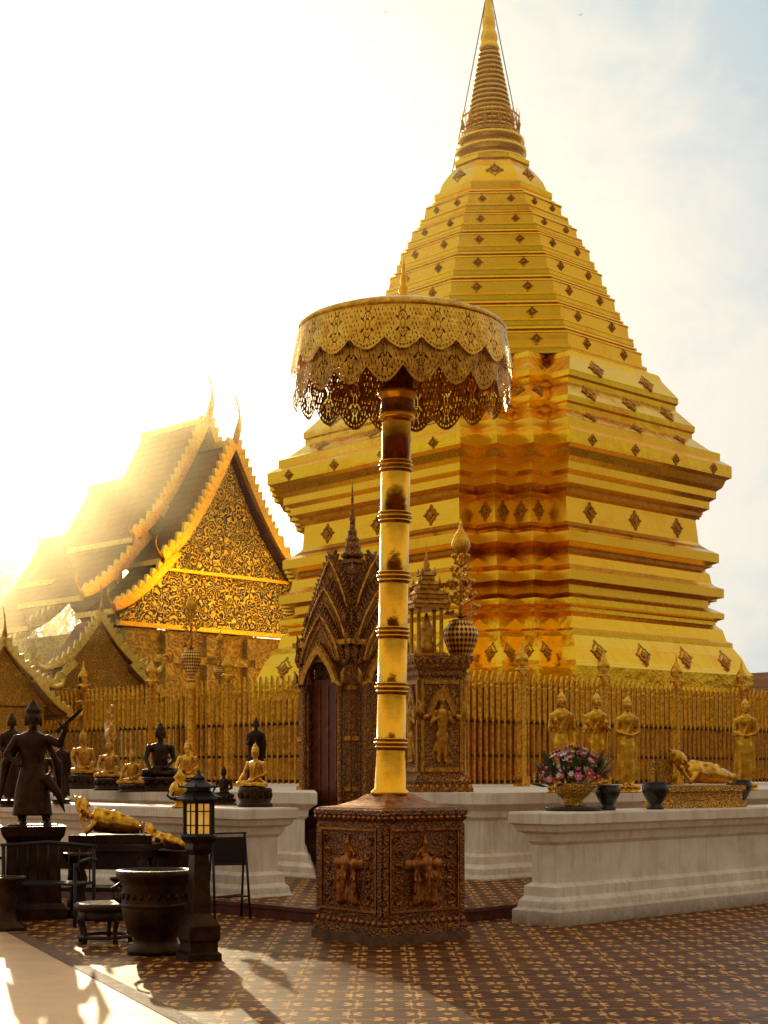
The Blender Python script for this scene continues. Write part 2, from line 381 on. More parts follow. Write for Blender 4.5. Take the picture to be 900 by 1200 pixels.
# ---------------------------------------------------------------- stupa
SC=.02444; AX=(3.34,44.0)
def zz(y): return 1.6+(906-y)*SC
nd=1.9; dd=nd/3
def redent(a,z,k=1.0):
    d=dd*k; q=[(a,a-3*d),(a-d,a-3*d),(a-d,a-2*d),(a-2*d,a-2*d),(a-2*d,a-d),(a-3*d,a-d),(a-3*d,a)]
    pts=[]
    for r in range(4):
        c,s=[(1,0),(0,1),(-1,0),(0,-1)][r]
        pts+=[(x*c-y*s,x*s+y*c,z) for x,y in q]
    return pts
def aw(wpx,k=1.0): return ((wpx-9)*SC*1.41421+nd*k)/2
st=empty('stupa',(AX[0],AX[1],1.33),0,'towering gilded octagonal stupa on a redented square base','stupa')
st.rotation_euler=(Matrix.Rotation(math.radians(-.9),3,'Y')@Matrix.Rotation(R45,3,'Z')).to_euler()
def L(z): return z-1.33
prof=[(290,917,1),(290,820,1),(294,816,1),(294,800,1),(288,794,1),(281,780,1),(271,768,1),(271,763,0),(264,760,1),(260,748,1),(252,742,1),(252,738,0),(262,735,1),(262,729,1),(250,724,1),(244,722,0),(244,714,0),(262,711,1),(262,701,1),(251,697,0),(248,694,1),(246,684,1),(240,680,0),(240,676,1),(257,671,1),(257,661,1),(245,656,0),(238,652,1),(234,648,1),(231,622,1),(238,618,0),(238,614,1),(247,610,1),(247,602,0),(255,598,1),(255,590,1),(262,586,1),(266,578,0),(273,575,1),(273,562,1),(264,557,1),(260,555,0),(260,547,1),(248,543,1),(228,530,1),(228,525,0),(231,523,1),(231,517,1),(209,499,1),(209,494,0),(212,492,1),(212,486,1),(193,467,1),(190,461,1),(186,459,1),(150,457,1)]
def kk(y): return 1.0 if y>543 else min(1.22,1+(543-y)/84*.22)
rings=[redent(aw(w_,kk(y_)),L(zz(y_)),kk(y_)) for w_,y_,m_ in prof]
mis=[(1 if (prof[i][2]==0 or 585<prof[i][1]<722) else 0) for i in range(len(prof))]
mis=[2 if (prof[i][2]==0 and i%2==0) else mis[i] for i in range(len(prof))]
mis[0]=2  # bottom band in dark amber: shade behind the fence put into its colour
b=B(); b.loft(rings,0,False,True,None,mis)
def loz(b,c,n,up,wd,ht,mi=0,dep=.03):
    c=Vector(c);n=Vector(n).normalized();up=Vector(up); s=n.cross(up).normalized(); up=s.cross(n).normalized()
    if up.z<0: up=-up
    def rr(k,d):
        pts=[]
        for i in range(16):
            a=2*math.pi*i/16; q=(abs(math.cos(a))+abs(math.sin(a))); m=1/q*(1+.10*math.cos(8*a))
            pts.append(tuple(c+s*wd/2*k*m*math.cos(a)+up*ht/2*k*m*math.sin(a)+n*d))
        return pts
    b.loft([rr(1,-.03),rr(1,dep),rr(.78,dep),rr(.70,dep*.3),rr(.45,dep*.3),rr(.38,dep*1.3),rr(.05,dep*1.8)],mi,False,True)
def face_orn(b,yA,yB,wA,wB,cnt,wd,ht,t0=.5):
    k=kk(yA+(yB-yA)*t0)
    a0=aw(wA,k);a1=aw(wB,k);z0=L(zz(yA));z1=L(zz(yB))
    n=Vector((z1-z0,0,a0-a1)); 
    for r in range(4):
        R=Matrix.Rotation(r*math.pi/2,3,'Z')
        a=a0+(a1-a0)*t0; half=a-3*dd*k
        for i in range(cnt):
            y=-half+2*half*(i+.5)/cnt
            loz(b,R@Vector((a,y,z0+(z1-z0)*t0)),R@n,(0,0,1),wd,ht,3)
def step_orn(b,yA,yB,wA,wB,wd,ht,t0=.5):
    k=kk(yA+(yB-yA)*t0)
    a0=aw(wA,k);a1=aw(wB,k);z=L(zz(yA)+(zz(yB)-zz(yA))*t0); a=a0+(a1-a0)*t0; d=dd*k; nz=a0-a1
    for r in range(4):
        R=Matrix.Rotation(r*math.pi/2,3,'Z')
        for (cx,cy,nx,ny) in [(a-d,a-2.5*d,1,0),(a-2*d,a-1.5*d,1,0),(a-2.5*d,a-d,0,1),(a-1.5*d,a-2*d,0,1)]:
            loz(b,R@Vector((cx,cy,z)),R@Vector((nx*(zz(yB)-zz(yA)),ny*(zz(yB)-zz(yA)),nz)),(0,0,1),wd,ht,3)
face_orn(b,800,768,294,271,4,.62,.6)
face_orn(b,648,622,234,231,3,.5,.5); step_orn(b,648,622,234,231,.40,.5)
face_orn(b,543,530,248,228,3,.55,.36); face_orn(b,517,499,231,209,3,.60,.56); face_orn(b,486,467,212,193,2,.62,.56)
face_orn(b,575,562,273,273,4,.34,.28)
step_orn(b,800,768,294,271,.4,.5); step_orn(b,517,499,231,209,.40,.42)
for r in range(4):
    R=Matrix.Rotation(r*math.pi/2,3,'Z')
    for wq,yq,s_ in((236,606,.5),):
        a=aw(wq); d=dd
        for (cx,cy) in ((a,a-3*d),(a-d,a-2*d),(a-2*d,a-d),(a-3*d,a)):
            loz(b,R@Vector((cx-.03,cy-.03,L(zz(yq)))),R@Vector((1,1,0)),(0,0,1),s_,.7,3)
b.obj('redented_base',['gold','goldo','recess','dorn'],st)
def octr(r,z):
    Rv=r/ math.cos(math.radians(22.5))*.985
    return [(Rv*math.cos(math.radians(22.5+45*i)),Rv*math.sin(math.radians(22.5+45*i)),z) for i in range(8)]
ty=[460,426,394,362,332,303,277,246]; tw=[170,156,142,128,115,102,87,68]
rings=[];mis=[];ob=B()
for i in range(7):
    y0,y1=ty[i],ty[i+1]; h=y0-y1; w0,w1=tw[i],tw[i+1]; dw=w0-w1
    P_=[(w0,0,0),(w0,.12,0),(w0-.08*dw,.14,1),(w0-.08*dw,.17,0),(w0-.02*dw,.18,0),(w0-.04*dw,.25,0),(w0-.32*dw,.31,0),(w0-.40*dw,.33,1),(w0-.46*dw,.68,0),(w0-.38*dw,.70,0),(w0-.42*dw,.75,1),(w0-.66*dw,.78,1),(w0-.90*dw,.80,2),(w0-.90*dw,.85,0),(w0-.76*dw,.87,0),(w0-.80*dw,.93,1),(w0-1.05*dw,.96,1),(w0-1.05*dw,1.0,0)]
    for (wv,t,m_) in P_:
        rings.append(octr(wv*SC,L(zz(y0-h*t)))); mis.append(m_)
    wa=(w0-.43*dw)*SC; z=L(zz(y0-h*.505)); sz=.31*(1-.4*i/8)
    for q in range(8):
        an=math.radians(45*q); nv=Vector((math.cos(an),math.sin(an),0)); sv=Vector((-math.sin(an),math.cos(an),0))
        fw=wa*.985*math.tan(math.radians(22.5)); cnt=2
        for j in range(cnt):
            loz(ob,nv*wa*.985+sv*(fw*2*((j+.5)/cnt-.5))+Vector((0,0,z)),nv,(0,0,1),sz,sz*.95,3)
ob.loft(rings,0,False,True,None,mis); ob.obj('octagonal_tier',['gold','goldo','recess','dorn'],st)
b=B(); rings=[octr(w_*SC,L(zz(y_))) for w_,y_ in [(66,247),(69,244),(69,238),(63,234),(59,224),(52,214),(46,207),(43,203),(44,201),(44,196)]]
b.loft(rings,0,False,True)
for q in range(8):
    an=math.radians(45*q); loz(b,Vector((math.cos(an),math.sin(an),0))*56.5*SC+Vector((0,0,L(zz(221)))),Vector((math.cos(an),math.sin(an),.35)),(0,0,1),.45,.42,1)
b.obj('bell',['gold','dorn'],st)
pr_=[(42,196),(42,192),(37,190),(37,186),(42,184),(42,179),(36,177),(36,172),(40,170),(39,166),(32,164)]; mis=[0,0,1,0,0,0,1,0,0,0,1]
y=164; r=31
while y>134: pr_+=[(r-5,y),(r-5,y-1.5),(r,y-2.5),(r,y-5),(r-4,y-6)]; mis+=[1,1,0,0,1]; y-=6; r-=1.1
r=25.5
while y>62: pr_+=[(r-5,y),(r-.6,y-2),(r,y-3.2),(r-.6,y-4.4),(r-5,y-6)]; mis+=[1,0,0,1,1]; y-=6; r-=1.12
pr_+=[(10,62),(12.5,58),(11,54),(9,50),(10.5,46),(9.3,40),(7,34),(8,30),(7,20),(5,10),(3.8,0),(2.8,-12),(3.6,-16),(1.8,-20),(.4,-45)]; mis+=[0]*15
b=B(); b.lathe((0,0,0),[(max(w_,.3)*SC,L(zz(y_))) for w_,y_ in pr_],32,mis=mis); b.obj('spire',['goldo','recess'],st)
b=B()
for (rr,ya) in((34,140),(35,160)): 
    b.lathe((0,0,0),[((rr-.8)*SC,L(zz(ya+1.4))),(rr*SC,L(zz(ya+1.4))),(rr*SC,L(zz(ya-.6))),((rr-.8)*SC,L(zz(ya-.6))),((rr-.8)*SC,L(zz(ya+1.4)))],40,cap=False)
for i in range(24):
    a=2*math.pi*i/24; c,s_=math.cos(a)*34*SC,math.sin(a)*34*SC
    b.tube([(c,s_,L(zz(160))),(c,s_,L(zz(140))),(c*1.04,s_*1.04,L(zz(133)))],[.015,.015,.004],5)
    if i%2==0: loz(b,(c,s_,L(zz(150))),(c,s_,0),(0,0,1),.17,.26)
b.obj('crown_ring',['agold'],st)
for sx in(-1,1):
    o=B(); o.tube([(0,0,0),(sx*(45*SC),-.2,-(215+20)*SC)],.016,5)
    o.obj('guy_wire',['wire'],None,(3.0,AX[1],zz(-20)),0,'thin steel cable bracing the stupa spire','cable',group='cables bracing the spire')
# ---------------------------------------------------------------- fence
zt=1.33; Cf=(.69,29.2)
def fence_panel(length):
    e=empty('picket_fence',(0,0,0)); n=int(length/.17); b=B(); r=B()
    for i in range(n):
        x=(i+.5)*length/n
        j=random.uniform(-.025,.025)
        b.loft([[(x-.022,-.022,.05),(x+.022,-.022,.05),(x+.022,.022,.05),(x-.022,.022,.05)],[(x-.022,-.022,1.35),(x+.022,-.022,1.35),(x+.022,.022,1.35),(x-.022,.022,1.35)]],1)
        b.loft([[(x-a,-.02,z),(x,-.045,z),(x+a,-.02,z),(x+a,.015,z),(x-a,.015,z)] for a,z in[(.024,1.30),(.044,1.38),(.046,1.95),(.055,2.02+j),(.034,2.06+j),(.052,2.12+j),(.002,2.32+j)]],0)
    b.obj('picket',['agold','tgold'],e)['kind']='stuff'
    for z in(.1,.62,1.30): r.box((length/2,.045,z),(length,.035,.06))
    r.obj('rail',['wood'],e)
    return e
def post():
    e=empty('lotus_finial_pillar',(0,0,0)); b=B(); b.box((0,0,.1),(.24,.24,.2)); b.box((0,0,1.2),(.13,.13,2.0)); b.box((0,0,2.2),(.18,.18,.06))
    b.obj('shaft',['agold'],e)
    b=B(); b.lathe((0,0,2.22),[(.05,0),(.05,.05),(.12,.09),(.15,.13),(.15,.17),(.11,.20),(.06,.22),(.10,.26),(.135,.34),(.13,.42),(.07,.52),(.03,.60),(.02,.68),(.003,.78)],16)
    b.obj('lotus_finial',['bgold'],e); return e
fp=fence_panel(2.55); tag(fp,'gilded spear-topped picket fence section on the terrace','fence','fence sections around the stupa')
ps=post(); tag(ps,'square gilded pillar crowned with a lotus bud finial','pillar','lotus finial pillars around the stupa')
first=True
for k in range(8):
    for side in(0,1):
        ln=2.75*k+.25
        t=(ln,0) if side==0 else (0,ln)
        p=dirp(Cf,*t); rot=R45 if side==0 else R45+math.pi/2
        if side==0 and (p[0]/p[1])>.26: continue
        if side==1 and (p[0]/p[1])<-.26: continue
        q=dirp(Cf,*( (ln+.1,0) if side==0 else (0,ln+.1)))
        if side==1:
            q=dirp(Cf,0,ln+.1+2.55); rot=R45-math.pi/2
        if first: fp.location=(q[0],q[1],zt); fp.rotation_euler=(0,0,rot); first=False; ps.location=(p[0],p[1],zt); ps.rotation_euler=(0,0,rot)
        else: dup(fp,(q[0],q[1],zt),rot); dup(ps,(p[0],p[1],zt),rot)
# ---------------------------------------------------------------- ceremonial umbrella
um=empty('ceremonial_umbrella',(.06,14.87,0),0,'tall gilded ceremonial umbrella on a carved elephant pedestal','umbrella')
pa=math.radians(39)
ped=B()
def sq(h,z): return [(-h,-h,z),(h,-h,z),(h,h,z),(-h,h,z)]
ped.loft([sq(h,z) for h,z in[(.545,0),(.545,.09)]],1)
ped.loft([sq(h,z) for h,z in[(.53,.092),(.53,.17),(.515,.18),(.515,.21),(.50,.22),(.50,.24),(.505,.26),(.505,1.12),(.50,1.14),(.52,1.16),(.52,1.20),(.53,1.21),(.53,1.25),(.50,1.27)]],0)
ped.loft([sq(h,z) for h,z in[(.50,1.272),(.36,1.29),(.24,1.34),(.16,1.40)]],2)
for r in range(4):
    T=Matrix.Rotation(r*math.pi/2,4,'Z')
    for x in(-.47,.47): ped.box((x,-.508,.69),(.06,.02,.84),0,T)
    for x in(-.42,.42): ped.box((x,-.510,.69),(.018,.025,.80),2,T)
    for z in(.31,1.07): ped.box((0,-.511,z),(.84,.025,.02),2,T)
    for i in range(14): ped.lathe((-.49+.98*i/13,-.525,1.18),[(.012,-.02),(.028,0),(.012,.02)],6,2,True,T)
    for i in range(12): ped.ell((-.48+.96*i/11,-.518,.20),(.035,.015,.03),2,6,4,T)
    for s in(-1,1):
        for k in range(5):
            cx_,cz_=s*(.33-.02*(k%2)),.42+.14*k
            pts=[(cx_+.055*(1-t/9)*math.cos(s*t*.9+k),-.510,cz_+.055*(1-t/9)*math.sin(s*t*.9+k)) for t in range(9)]
            ped.tube(pts,[.014-.001*t for t in range(9)],5,2,T)
pedo=ped.obj('pedestal',['carv','stone','copper'],um,rot=pa)
def elephant():
    b=B()
    b.ell((0,.02,.30),(.17,.06,.17)); 
    for x,s in((0,1.0),(-.13,.78),(.13,.78)):
        b.ell((x,-.04*s,.36+.03*s),(.075*s,.055,.085*s)); b.cap((x,-.07*s,.34),(x*1.25,-.08*s,.12),.03*s,.018*s); b.ell((x-.08*s,-.01,.38),(.06*s,.02,.075*s)); b.ell((x+.08*s,-.01,.38),(.06*s,.02,.075*s))
        for q in(-1,1): b.cap((x+q*.03*s,-.07*s,.30),(x+q*.05*s,-.10*s,.23),.011,.007)
    for x in(-.11,.11): b.cap((x,-.01,.28),(x,-.02,.03),.055,.045)
    b.cap((-.03,.02,.2),(-.03,.0,.04),.04,.035); b.cap((.03,.02,.2),(.03,.0,.04),.04,.035)
    b.cap((0,0,.46),(0,-.01,.54),.05,.04); b.ell((0,-.02,.58),(.035,.035,.04)); b.cap((0,-.02,.61),(0,-.02,.67),.02,.004)
    b.cap((-.04,0,.52),(-.10,-.02,.47),.018,.014); b.cap((.04,0,.52),(.10,-.02,.47),.018,.014)
    b.box((0,.01,.01),(.44,.04,.03))
    return b
el=sculpt(elephant(),'elephant_relief','copper',.010,pedo,(0,-.495,.36),smooth=2)
for r,l in((1,(.495,0,.36)),(2,(0,.495,.36)),(3,(-.495,0,.36))):
    c=el.copy(); COL.objects.link(c); c.parent=pedo; c.location=l; c.rotation_euler=(0,0,r*math.pi/2)
tilt=math.radians(1.0)
pz=B(); pp=[(.19,0,0),(.19,.03,0),(.155,.06,0)]
ringy=[925,870,805,740,675,605,545,485]
for q in [PZ(y_,14.87)-1.40 for y_ in ringy]:
    if q<.1: continue
    pp+=[(.142,q-.07,1),(.142,q-.05,1),(.158,q-.045,0),(.158,q-.03,1),(.147,q-.028,1),(.147,q-.010,0),(.168,q-.006,0),(.168,q+.012,1),(.147,q+.016,1),(.147,q+.032,0),(.158,q+.035,0),(.158,q+.048,1),(.142,q+.052,0)]
pp+=[(.142,3.60,0),(.18,3.66,0),(.16,3.70,1),(.155,3.82,0),(.19,3.86,0),(.19,3.9,1),(.145,3.95,1),(.16,4.05,1),(.10,4.10,1),(.06,4.3,1),(.06,4.55,1)]
pole=pz.lathe((0,0,0),[(a,c_) for a,c_,_ in pp],32,mis=[m_ for _,_,m_ in pp]).obj('pole',['pgold','copper'],um,(0.0,0,1.39)); pole.rotation_euler=(0,tilt,0)
B().lathe((0,0,0),[(.12,0),(.12,.03),(.07,.05),(.09,.1),(.06,.14),(.075,.18),(.045,.22),(.055,.26),(.03,.31),(.035,.35),(.018,.42),(.02,.46),(.008,.55),(.001,.68)],16).obj('finial',['pgold'],um,(.13,0,6.02))
# canopy lace: real perforated geometry, two overlapping rows of lobes
NR=20; PR=44; nq=72
ztop=5.86; zbot=5.13
def lobe(p,u,n=0):
    e=.24*(abs(2*p)**1.9)
    if u<e: return None
    if u<e+.05: return True
    if u<e+.085: return (int((p+.5)*22)%2==0)
    if u<e+.13: return True
    r=math.hypot(p*.95,(u-.50)*.50); a=math.atan2((u-.50)*.50,p*.95)
    if r<.045: return True
    if r<.065: return False
    if r<.20: return abs(math.cos(4*a))>.30*(1 if r>.09 else .6) and not (.125<r<.14)
    if r<.225: return True
    return (abs(math.sin(p*30+u*16))>.42) or (abs(math.sin(p*30-u*16))>.80)
def keep_up(p,q):
    if q<.40: return False
    r_=lobe(p,(q-.40)/.64)
    if r_ is None: return False
    return True if q>.955 else r_
def keep_lo(p,q):
    r_=lobe(p,q/.85) if q<.85 else True
    return False if r_ is None else r_
def lace(Rb,Rt,zb,ztp,name,mat,keep,ph=0):
    can=B(); NA=NR*PR; vid={}
    def vi(i,j):
        i%=NA
        if (i,j) not in vid:
            a=2*math.pi*(i+ph)/NA; q=j/nq; rr=Rb+(Rt-Rb)*q**1.6+.014*math.cos(NR*2*math.pi*i/NA)*(1-q)
            vid[(i,j)]=len(can.v); can.v.append((rr*math.cos(a),rr*math.sin(a),zb+(ztp-zb)*q))
        return vid[(i,j)]
    kp=[[keep(((i+.5)/PR)%1-.5,(j+.5)/nq) for j in range(nq)] for i in range(PR)]
    for i in range(NA):
        for j in range(nq):
            if kp[i%PR][j]:
                can.f.append((vi(i,j),vi(i+1,j),vi(i+1,j+1),vi(i,j+1))); can.m.append(0); can.sm.append(True)
    return can.obj(name,[mat],um,(.11,0,0),fix=False)
lace(1.10,1.005,zbot,ztop,'canopy_lace','lace',keep_up,PR//2)
lace(1.055,.975,zbot,ztop-.02,'canopy_fringe','tgold',keep_lo)  # inner row in darker gold, the underside's shade painted into its colour
b=B(); b.lathe((0,0,0),[(.99,ztop-.03),(1.015,ztop-.02),(1.02,ztop+.01),(.98,ztop+.05),(.8,ztop+.12),(.4,ztop+.19),(.1,ztop+.22),(.1,ztop+.15),(.4,ztop+.12),(.8,ztop+.06),(.98,ztop-.03)],48,cap=False)
for i in range(22):
    a=2*math.pi*i/22; b.tube([(.08*math.cos(a),.08*math.sin(a),ztop-.28),(.96*math.cos(a),.96*math.sin(a),ztop-.03)],.009,5,1)
b.lathe((0,0,0),[(.5,ztop-.13),(.53,ztop-.12),(.53,ztop-.10),(.5,ztop-.09),(.5,ztop-.13)],32,1,cap=False)
b.obj('canopy_top',['agold','bronze'],um,(.11,0,0))
# ---------------------------------------------------------------- temple hall
vh=empty('temple_hall',(-4.9,50,0),R45,'Lanna temple hall with tiered roofs and gilded gable','temple')
def rc(hw,zA,zE,sgn,n=10,p=1.3):
    return [(sgn*hw*t/n, zE+(zA-zE)*(1-t/n)**p) for t in range(n+1)]
def teeth(b,pts,y0,y1,wd,tooth,mi=0):
    n=len(pts)
    for i in range(n-1):
        (x0,z0),(x1,z1)=pts[i],pts[i+1]; d=Vector((x1-x0,z1-z0)); L_=d.length; d/=L_; nn=Vector((-d.y,d.x)); 
        if nn.y<0: nn=-nn
        q=[(x0-nn.x*wd*.5,z0-nn.y*wd*.5),(x1-nn.x*wd*.5,z1-nn.y*wd*.5),(x1+nn.x*wd*.5,z1+nn.y*wd*.5),(x0+nn.x*wd*.5,z0+nn.y*wd*.5)]
        b.plate(q,y0,y1,mi)
        m=max(1,int(L_/tooth))
        for k in range(m):
            a=Vector((x0,z0))+d*L_*(k/m)+nn*wd*.45; c=Vector((x0,z0))+d*L_*((k+1)/m)+nn*wd*.45; t=(a+c)/2+nn*tooth*.8-d*tooth*.4
            b.plate([(a.x,a.y),(c.x,c.y),(t.x,t.y)],y0+.02,y1-.02,mi)
def horn(par,p,h,dirx=0,lean=-.3):
    b=B(); pts=[];rad=[]
    for i in range(11):
        t=i/10; pts.append((dirx*h*.35*math.sin(t*2.4),lean*h*(math.sin(t*3.1)*.38-t*.18),h*t)); rad.append(.062*h*(1-t)**1.0*(1+.35*math.sin(t*9))+.008)
    b.tube(pts,rad,7); b.obj('roof_finial',['bgold'],par,p)
roofs=B(); trim=B()
def section(y0,y1,hw,zA,zE,whw,wzA,wzE):
    for s in(-1,1):
        for (h0,A,E,off) in((hw,zA,zE,0),(whw,wzA,wzE,hw*.80)):
            pts=[(off*s+x,z) for x,z in rc(h0-off if off else h0,A,E,s,10,1.42)]
            rings=[[(x,y0,z) for x,z in pts]+[(x,y0,z-.18) for x,z in reversed(pts)],[(x,y1,z) for x,z in pts]+[(x,y1,z-.18) for x,z in reversed(pts)]]
            roofs.loft(rings,0,False,True)
            teeth(trim,[(x,z+.05) for x,z in pts],y0-.14,y0+.05,.24,.24)
            ex,ez=pts[-1]
            trim.box((ex,(y0+y1)/2,ez-.08),(.12,y1-y0,.16))
            horn(vh,(ex,y0-.05,ez),.7,s,-.05)
    horn(vh,(0,y0-.05,zA),1.75,0,-.5)
    trim.box((0,(y0+y1)/2,zA+.03),(.16,y1-y0,.2))
section(0,2.0,2.9,12.35,8.3,4.7,8.5,6.6)
section(1.4,5.0,3.0,13.3,9.1,4.9,9.2,7.1)
section(4.7,8.2,2.9,11.9,8.2,4.7,8.3,6.4)
section(7.9,11.5,2.7,10.3,7.0,4.4,7.1,5.5)
M['trim']=simple('gilded_bargeboard',(1.0,.74,.14),.38,1,.2,12,.3,(.65,.38,.05))
roofs.obj('roof',['roof'],vh); trim.obj('bargeboard',['trim'],vh)
b=B(); tri=[(x,z-.25) for x,z in rc(2.75,12.2,8.3,-1,10,1.42)][::-1]+[(x,z-.25) for x,z in rc(2.75,12.2,8.3,1,10,1.42)][1:]
b.plate(tri,.25,.45); b.obj('gable',['gable'],vh)
b=B(); b.plate([(-4.3,6.2),(4.3,6.2),(4.3,6.5),(2.6,8.0),(-2.6,8.0),(-4.3,6.5)],.22,.5,0)
b.box((0,.19,8.02),(5.4,.14,.10),1); b.box((0,.17,6.2),(8.8,.2,.14),1)
b.obj('frieze_panel',['gable','trim'],vh)
b=B(); b.box((0,6.0,3.05),(8.0,11.4,6.1)); 
for x in(-4.0,-2.5,-.85,.85,2.5,4.0): b.box((x,.25,3.0),(.34,.3,6.0))
b.box((0,.22,5.2),(8.2,.24,.25)); b.box((0,.22,.5),(8.4,.4,1.0))
for s in(-1,1):
    for k in range(5): b.box((s*4.05,1+2.3*k,3),(.25,.35,6.0))
b.obj('wall',['wallgold'],vh)
B().box((0,.1,2.4),(1.35,.12,3.2)).obj('door',['redwood'],vh)
for x in(-1.68,1.68): B().box((x,.09,3.1),(.8,.12,1.8)).obj('window',['redwood'],vh)
# ---------------------------------------------------------------- pavilions
def pavilion(loc,rot,hw,dep,zE,zA,label,name='pavilion'):
    e=empty(name,loc,rot,label,'pavilion'); r=B(); t=B(); b=B()
    for s in(-1,1):
        pts=rc(hw,zA,zE,s,8,1.7)
        r.loft([[(x,0,z) for x,z in pts]+[(x,0,z-.1) for x,z in reversed(pts)],[(x,dep,z) for x,z in pts]+[(x,dep,z-.1) for x,z in reversed(pts)]],0,False,True)
        teeth(t,[(x,z+.03) for x,z in pts],-.1,.06,.15,.14)
        pts2=[(s*hw*.55+x,z) for x,z in rc(hw*.75,zE+.1,zE-.7,s,6,1.4)]
        r.loft([[(x,-.3,z) for x,z in pts2]+[(x,-.3,z-.1) for x,z in reversed(pts2)],[(x,dep+.3,z) for x,z in pts2]+[(x,dep+.3,z-.1) for x,z in reversed(pts2)]],0,False,True)
        teeth(t,[(x,z+.03) for x,z in pts2],-.4,-.24,.13,.12)
        for (ex,ez,yy) in((s*hw,zE,-.03),(s*hw*1.3,zE-.7,-.3)):
            t.tube([(ex-s*.1,yy,ez+.02),(ex+s*.10,yy,ez-.05),(ex+s*.26,yy,ez+.02),(ex+s*.34,yy,ez+.18),(ex+s*.26,yy,ez+.34),(ex+s*.14,yy,ez+.30)],[.07,.075,.065,.05,.035,.008],7)
    horn(e,(0,-.03,zA),.8,0)
    tri=[(x*.93,z-.12) for x,z in rc(hw,zA,zE,-1,8,1.7)][::-1]+[(x*.93,z-.12) for x,z in rc(hw,zA,zE,1,8,1.7)][1:]
    g_=B(); g_.plate(tri,.08,.18); g_.box((0,.12,zE-.3),(hw*1.9,.12,.42)); g_.box((0,.14,zE-1.0),(hw*1.75,.08,.9)); g_.obj('gable',['orn'],e)
    for x in(-hw*.8,hw*.8):
        for y in(.25,dep-.25): b.box((x,y,(zE-.3)/2),(.2,.2,zE-.3))
    b.box((0,dep/2,.25),(hw*2,dep,.5)); b.box((0,dep-.3,zE*.45),(hw*1.6,.1,zE*.9))
    r.obj('roof',['roof'],e); t.obj('bargeboard',['trim'],e); b.obj('body',['wallgold'],e)
    return e
pavilion((PX(118,39),39,.1),math.radians(25),1.3,2.6,4.15,5.5,'small gilded pavilion with curved gable behind the fence')
pavilion((PX(4,36),36,.1),math.radians(35),1.2,2.5,3.6,4.6,'small ornate roofed pavilion with carved gable')
def gallery(p0,p1,h,label):
    p0=Vector(p0);p1=Vector(p1);d=p1-p0;Ln=d.length;an=math.atan2(d.y,d.x)
    e=empty('cloister_gallery',(p0.x,p0.y,0),an,label,'building',None)
    b=B(); b.box((Ln/2,1.5,h*.42),(Ln,.3,h*.84)); 
    n=int(Ln/3)
    for i in range(n+1): b.box((i*Ln/n,0,h*.4),(.3,.3,h*.8))
    b.box((Ln/2,0,h*.8),(Ln,.25,.3)); b.obj('wall',['wallgold'],e)
    r=B(); r.loft([[(x,-.8,h*.84),(x,1,h*1.25),(x,2.8,h*.84),(x,2.8,h*.80),(x,-.8,h*.80)] for x in(0,Ln)]); r.obj('roof',['roof'],e)
    return e
gallery((-30,66),(-3,74),4.3,'long tiled-roof cloister gallery beyond the hall')
gallery((9.5,56),(26,40),4.1,'long tiled-roof cloister gallery beside the stupa')
# ---------------------------------------------------------------- shrine gate
sh=empty('shrine_gate',(PX(413,25),25,.15),R45,'small ornately carved shrine with arched doorway and spire','shrine')
b=B(); b.loft([sq(h,z) for h,z in[(.74,0),(.74,.25),(.68,.3),(.68,.5),(.64,.55)]],0); b.obj('plinth',['stone'],sh)
b=B()
for r in range(4):
    T=Matrix.Rotation(r*math.pi/2,4,'Z')
    for x in(-.56,-.44,.44,.56): b.box((x,-.57 if abs(x)>.5 else -.55,1.95),(.10,.11,2.85),0,T)
    b.box((0,-.58,3.35),(1.26,.16,.16),0,T); b.box((0,-.60,3.52),(1.36,.2,.08),1,T)
    for z in(1.2,2.0,2.8):
        for x in(-.55,.55): b.box((x,-.59,z),(.16,.14,.07),1,T)
b.box((.08,0,1.95),(.90,1.0,2.8)); b.obj('body',['shrine','tgold'],sh)
b=B(); b.box((-.46,0,1.75),(.14,.74,2.4)); b.obj('door',['redwood'],sh)
b=B()
for y in(-.39,.39): b.box((-.53,y,1.75),(.12,.06,2.45))
for y in(-.19,0.0,.19): b.box((-.537,y,1.7),(.02,.012,2.3))
b.obj('door_frame',['copper'],sh)
def ogee(hw,h,n=14):
    L_=[]
    for i in range(n+1):
        t=i/n; L_.append((-hw*math.cos(math.pi/2*t)**.75*(1-.22*t*(1-t)*2),h*(.64*math.sin(math.pi/2*t)+.36*t**5)))
    return L_
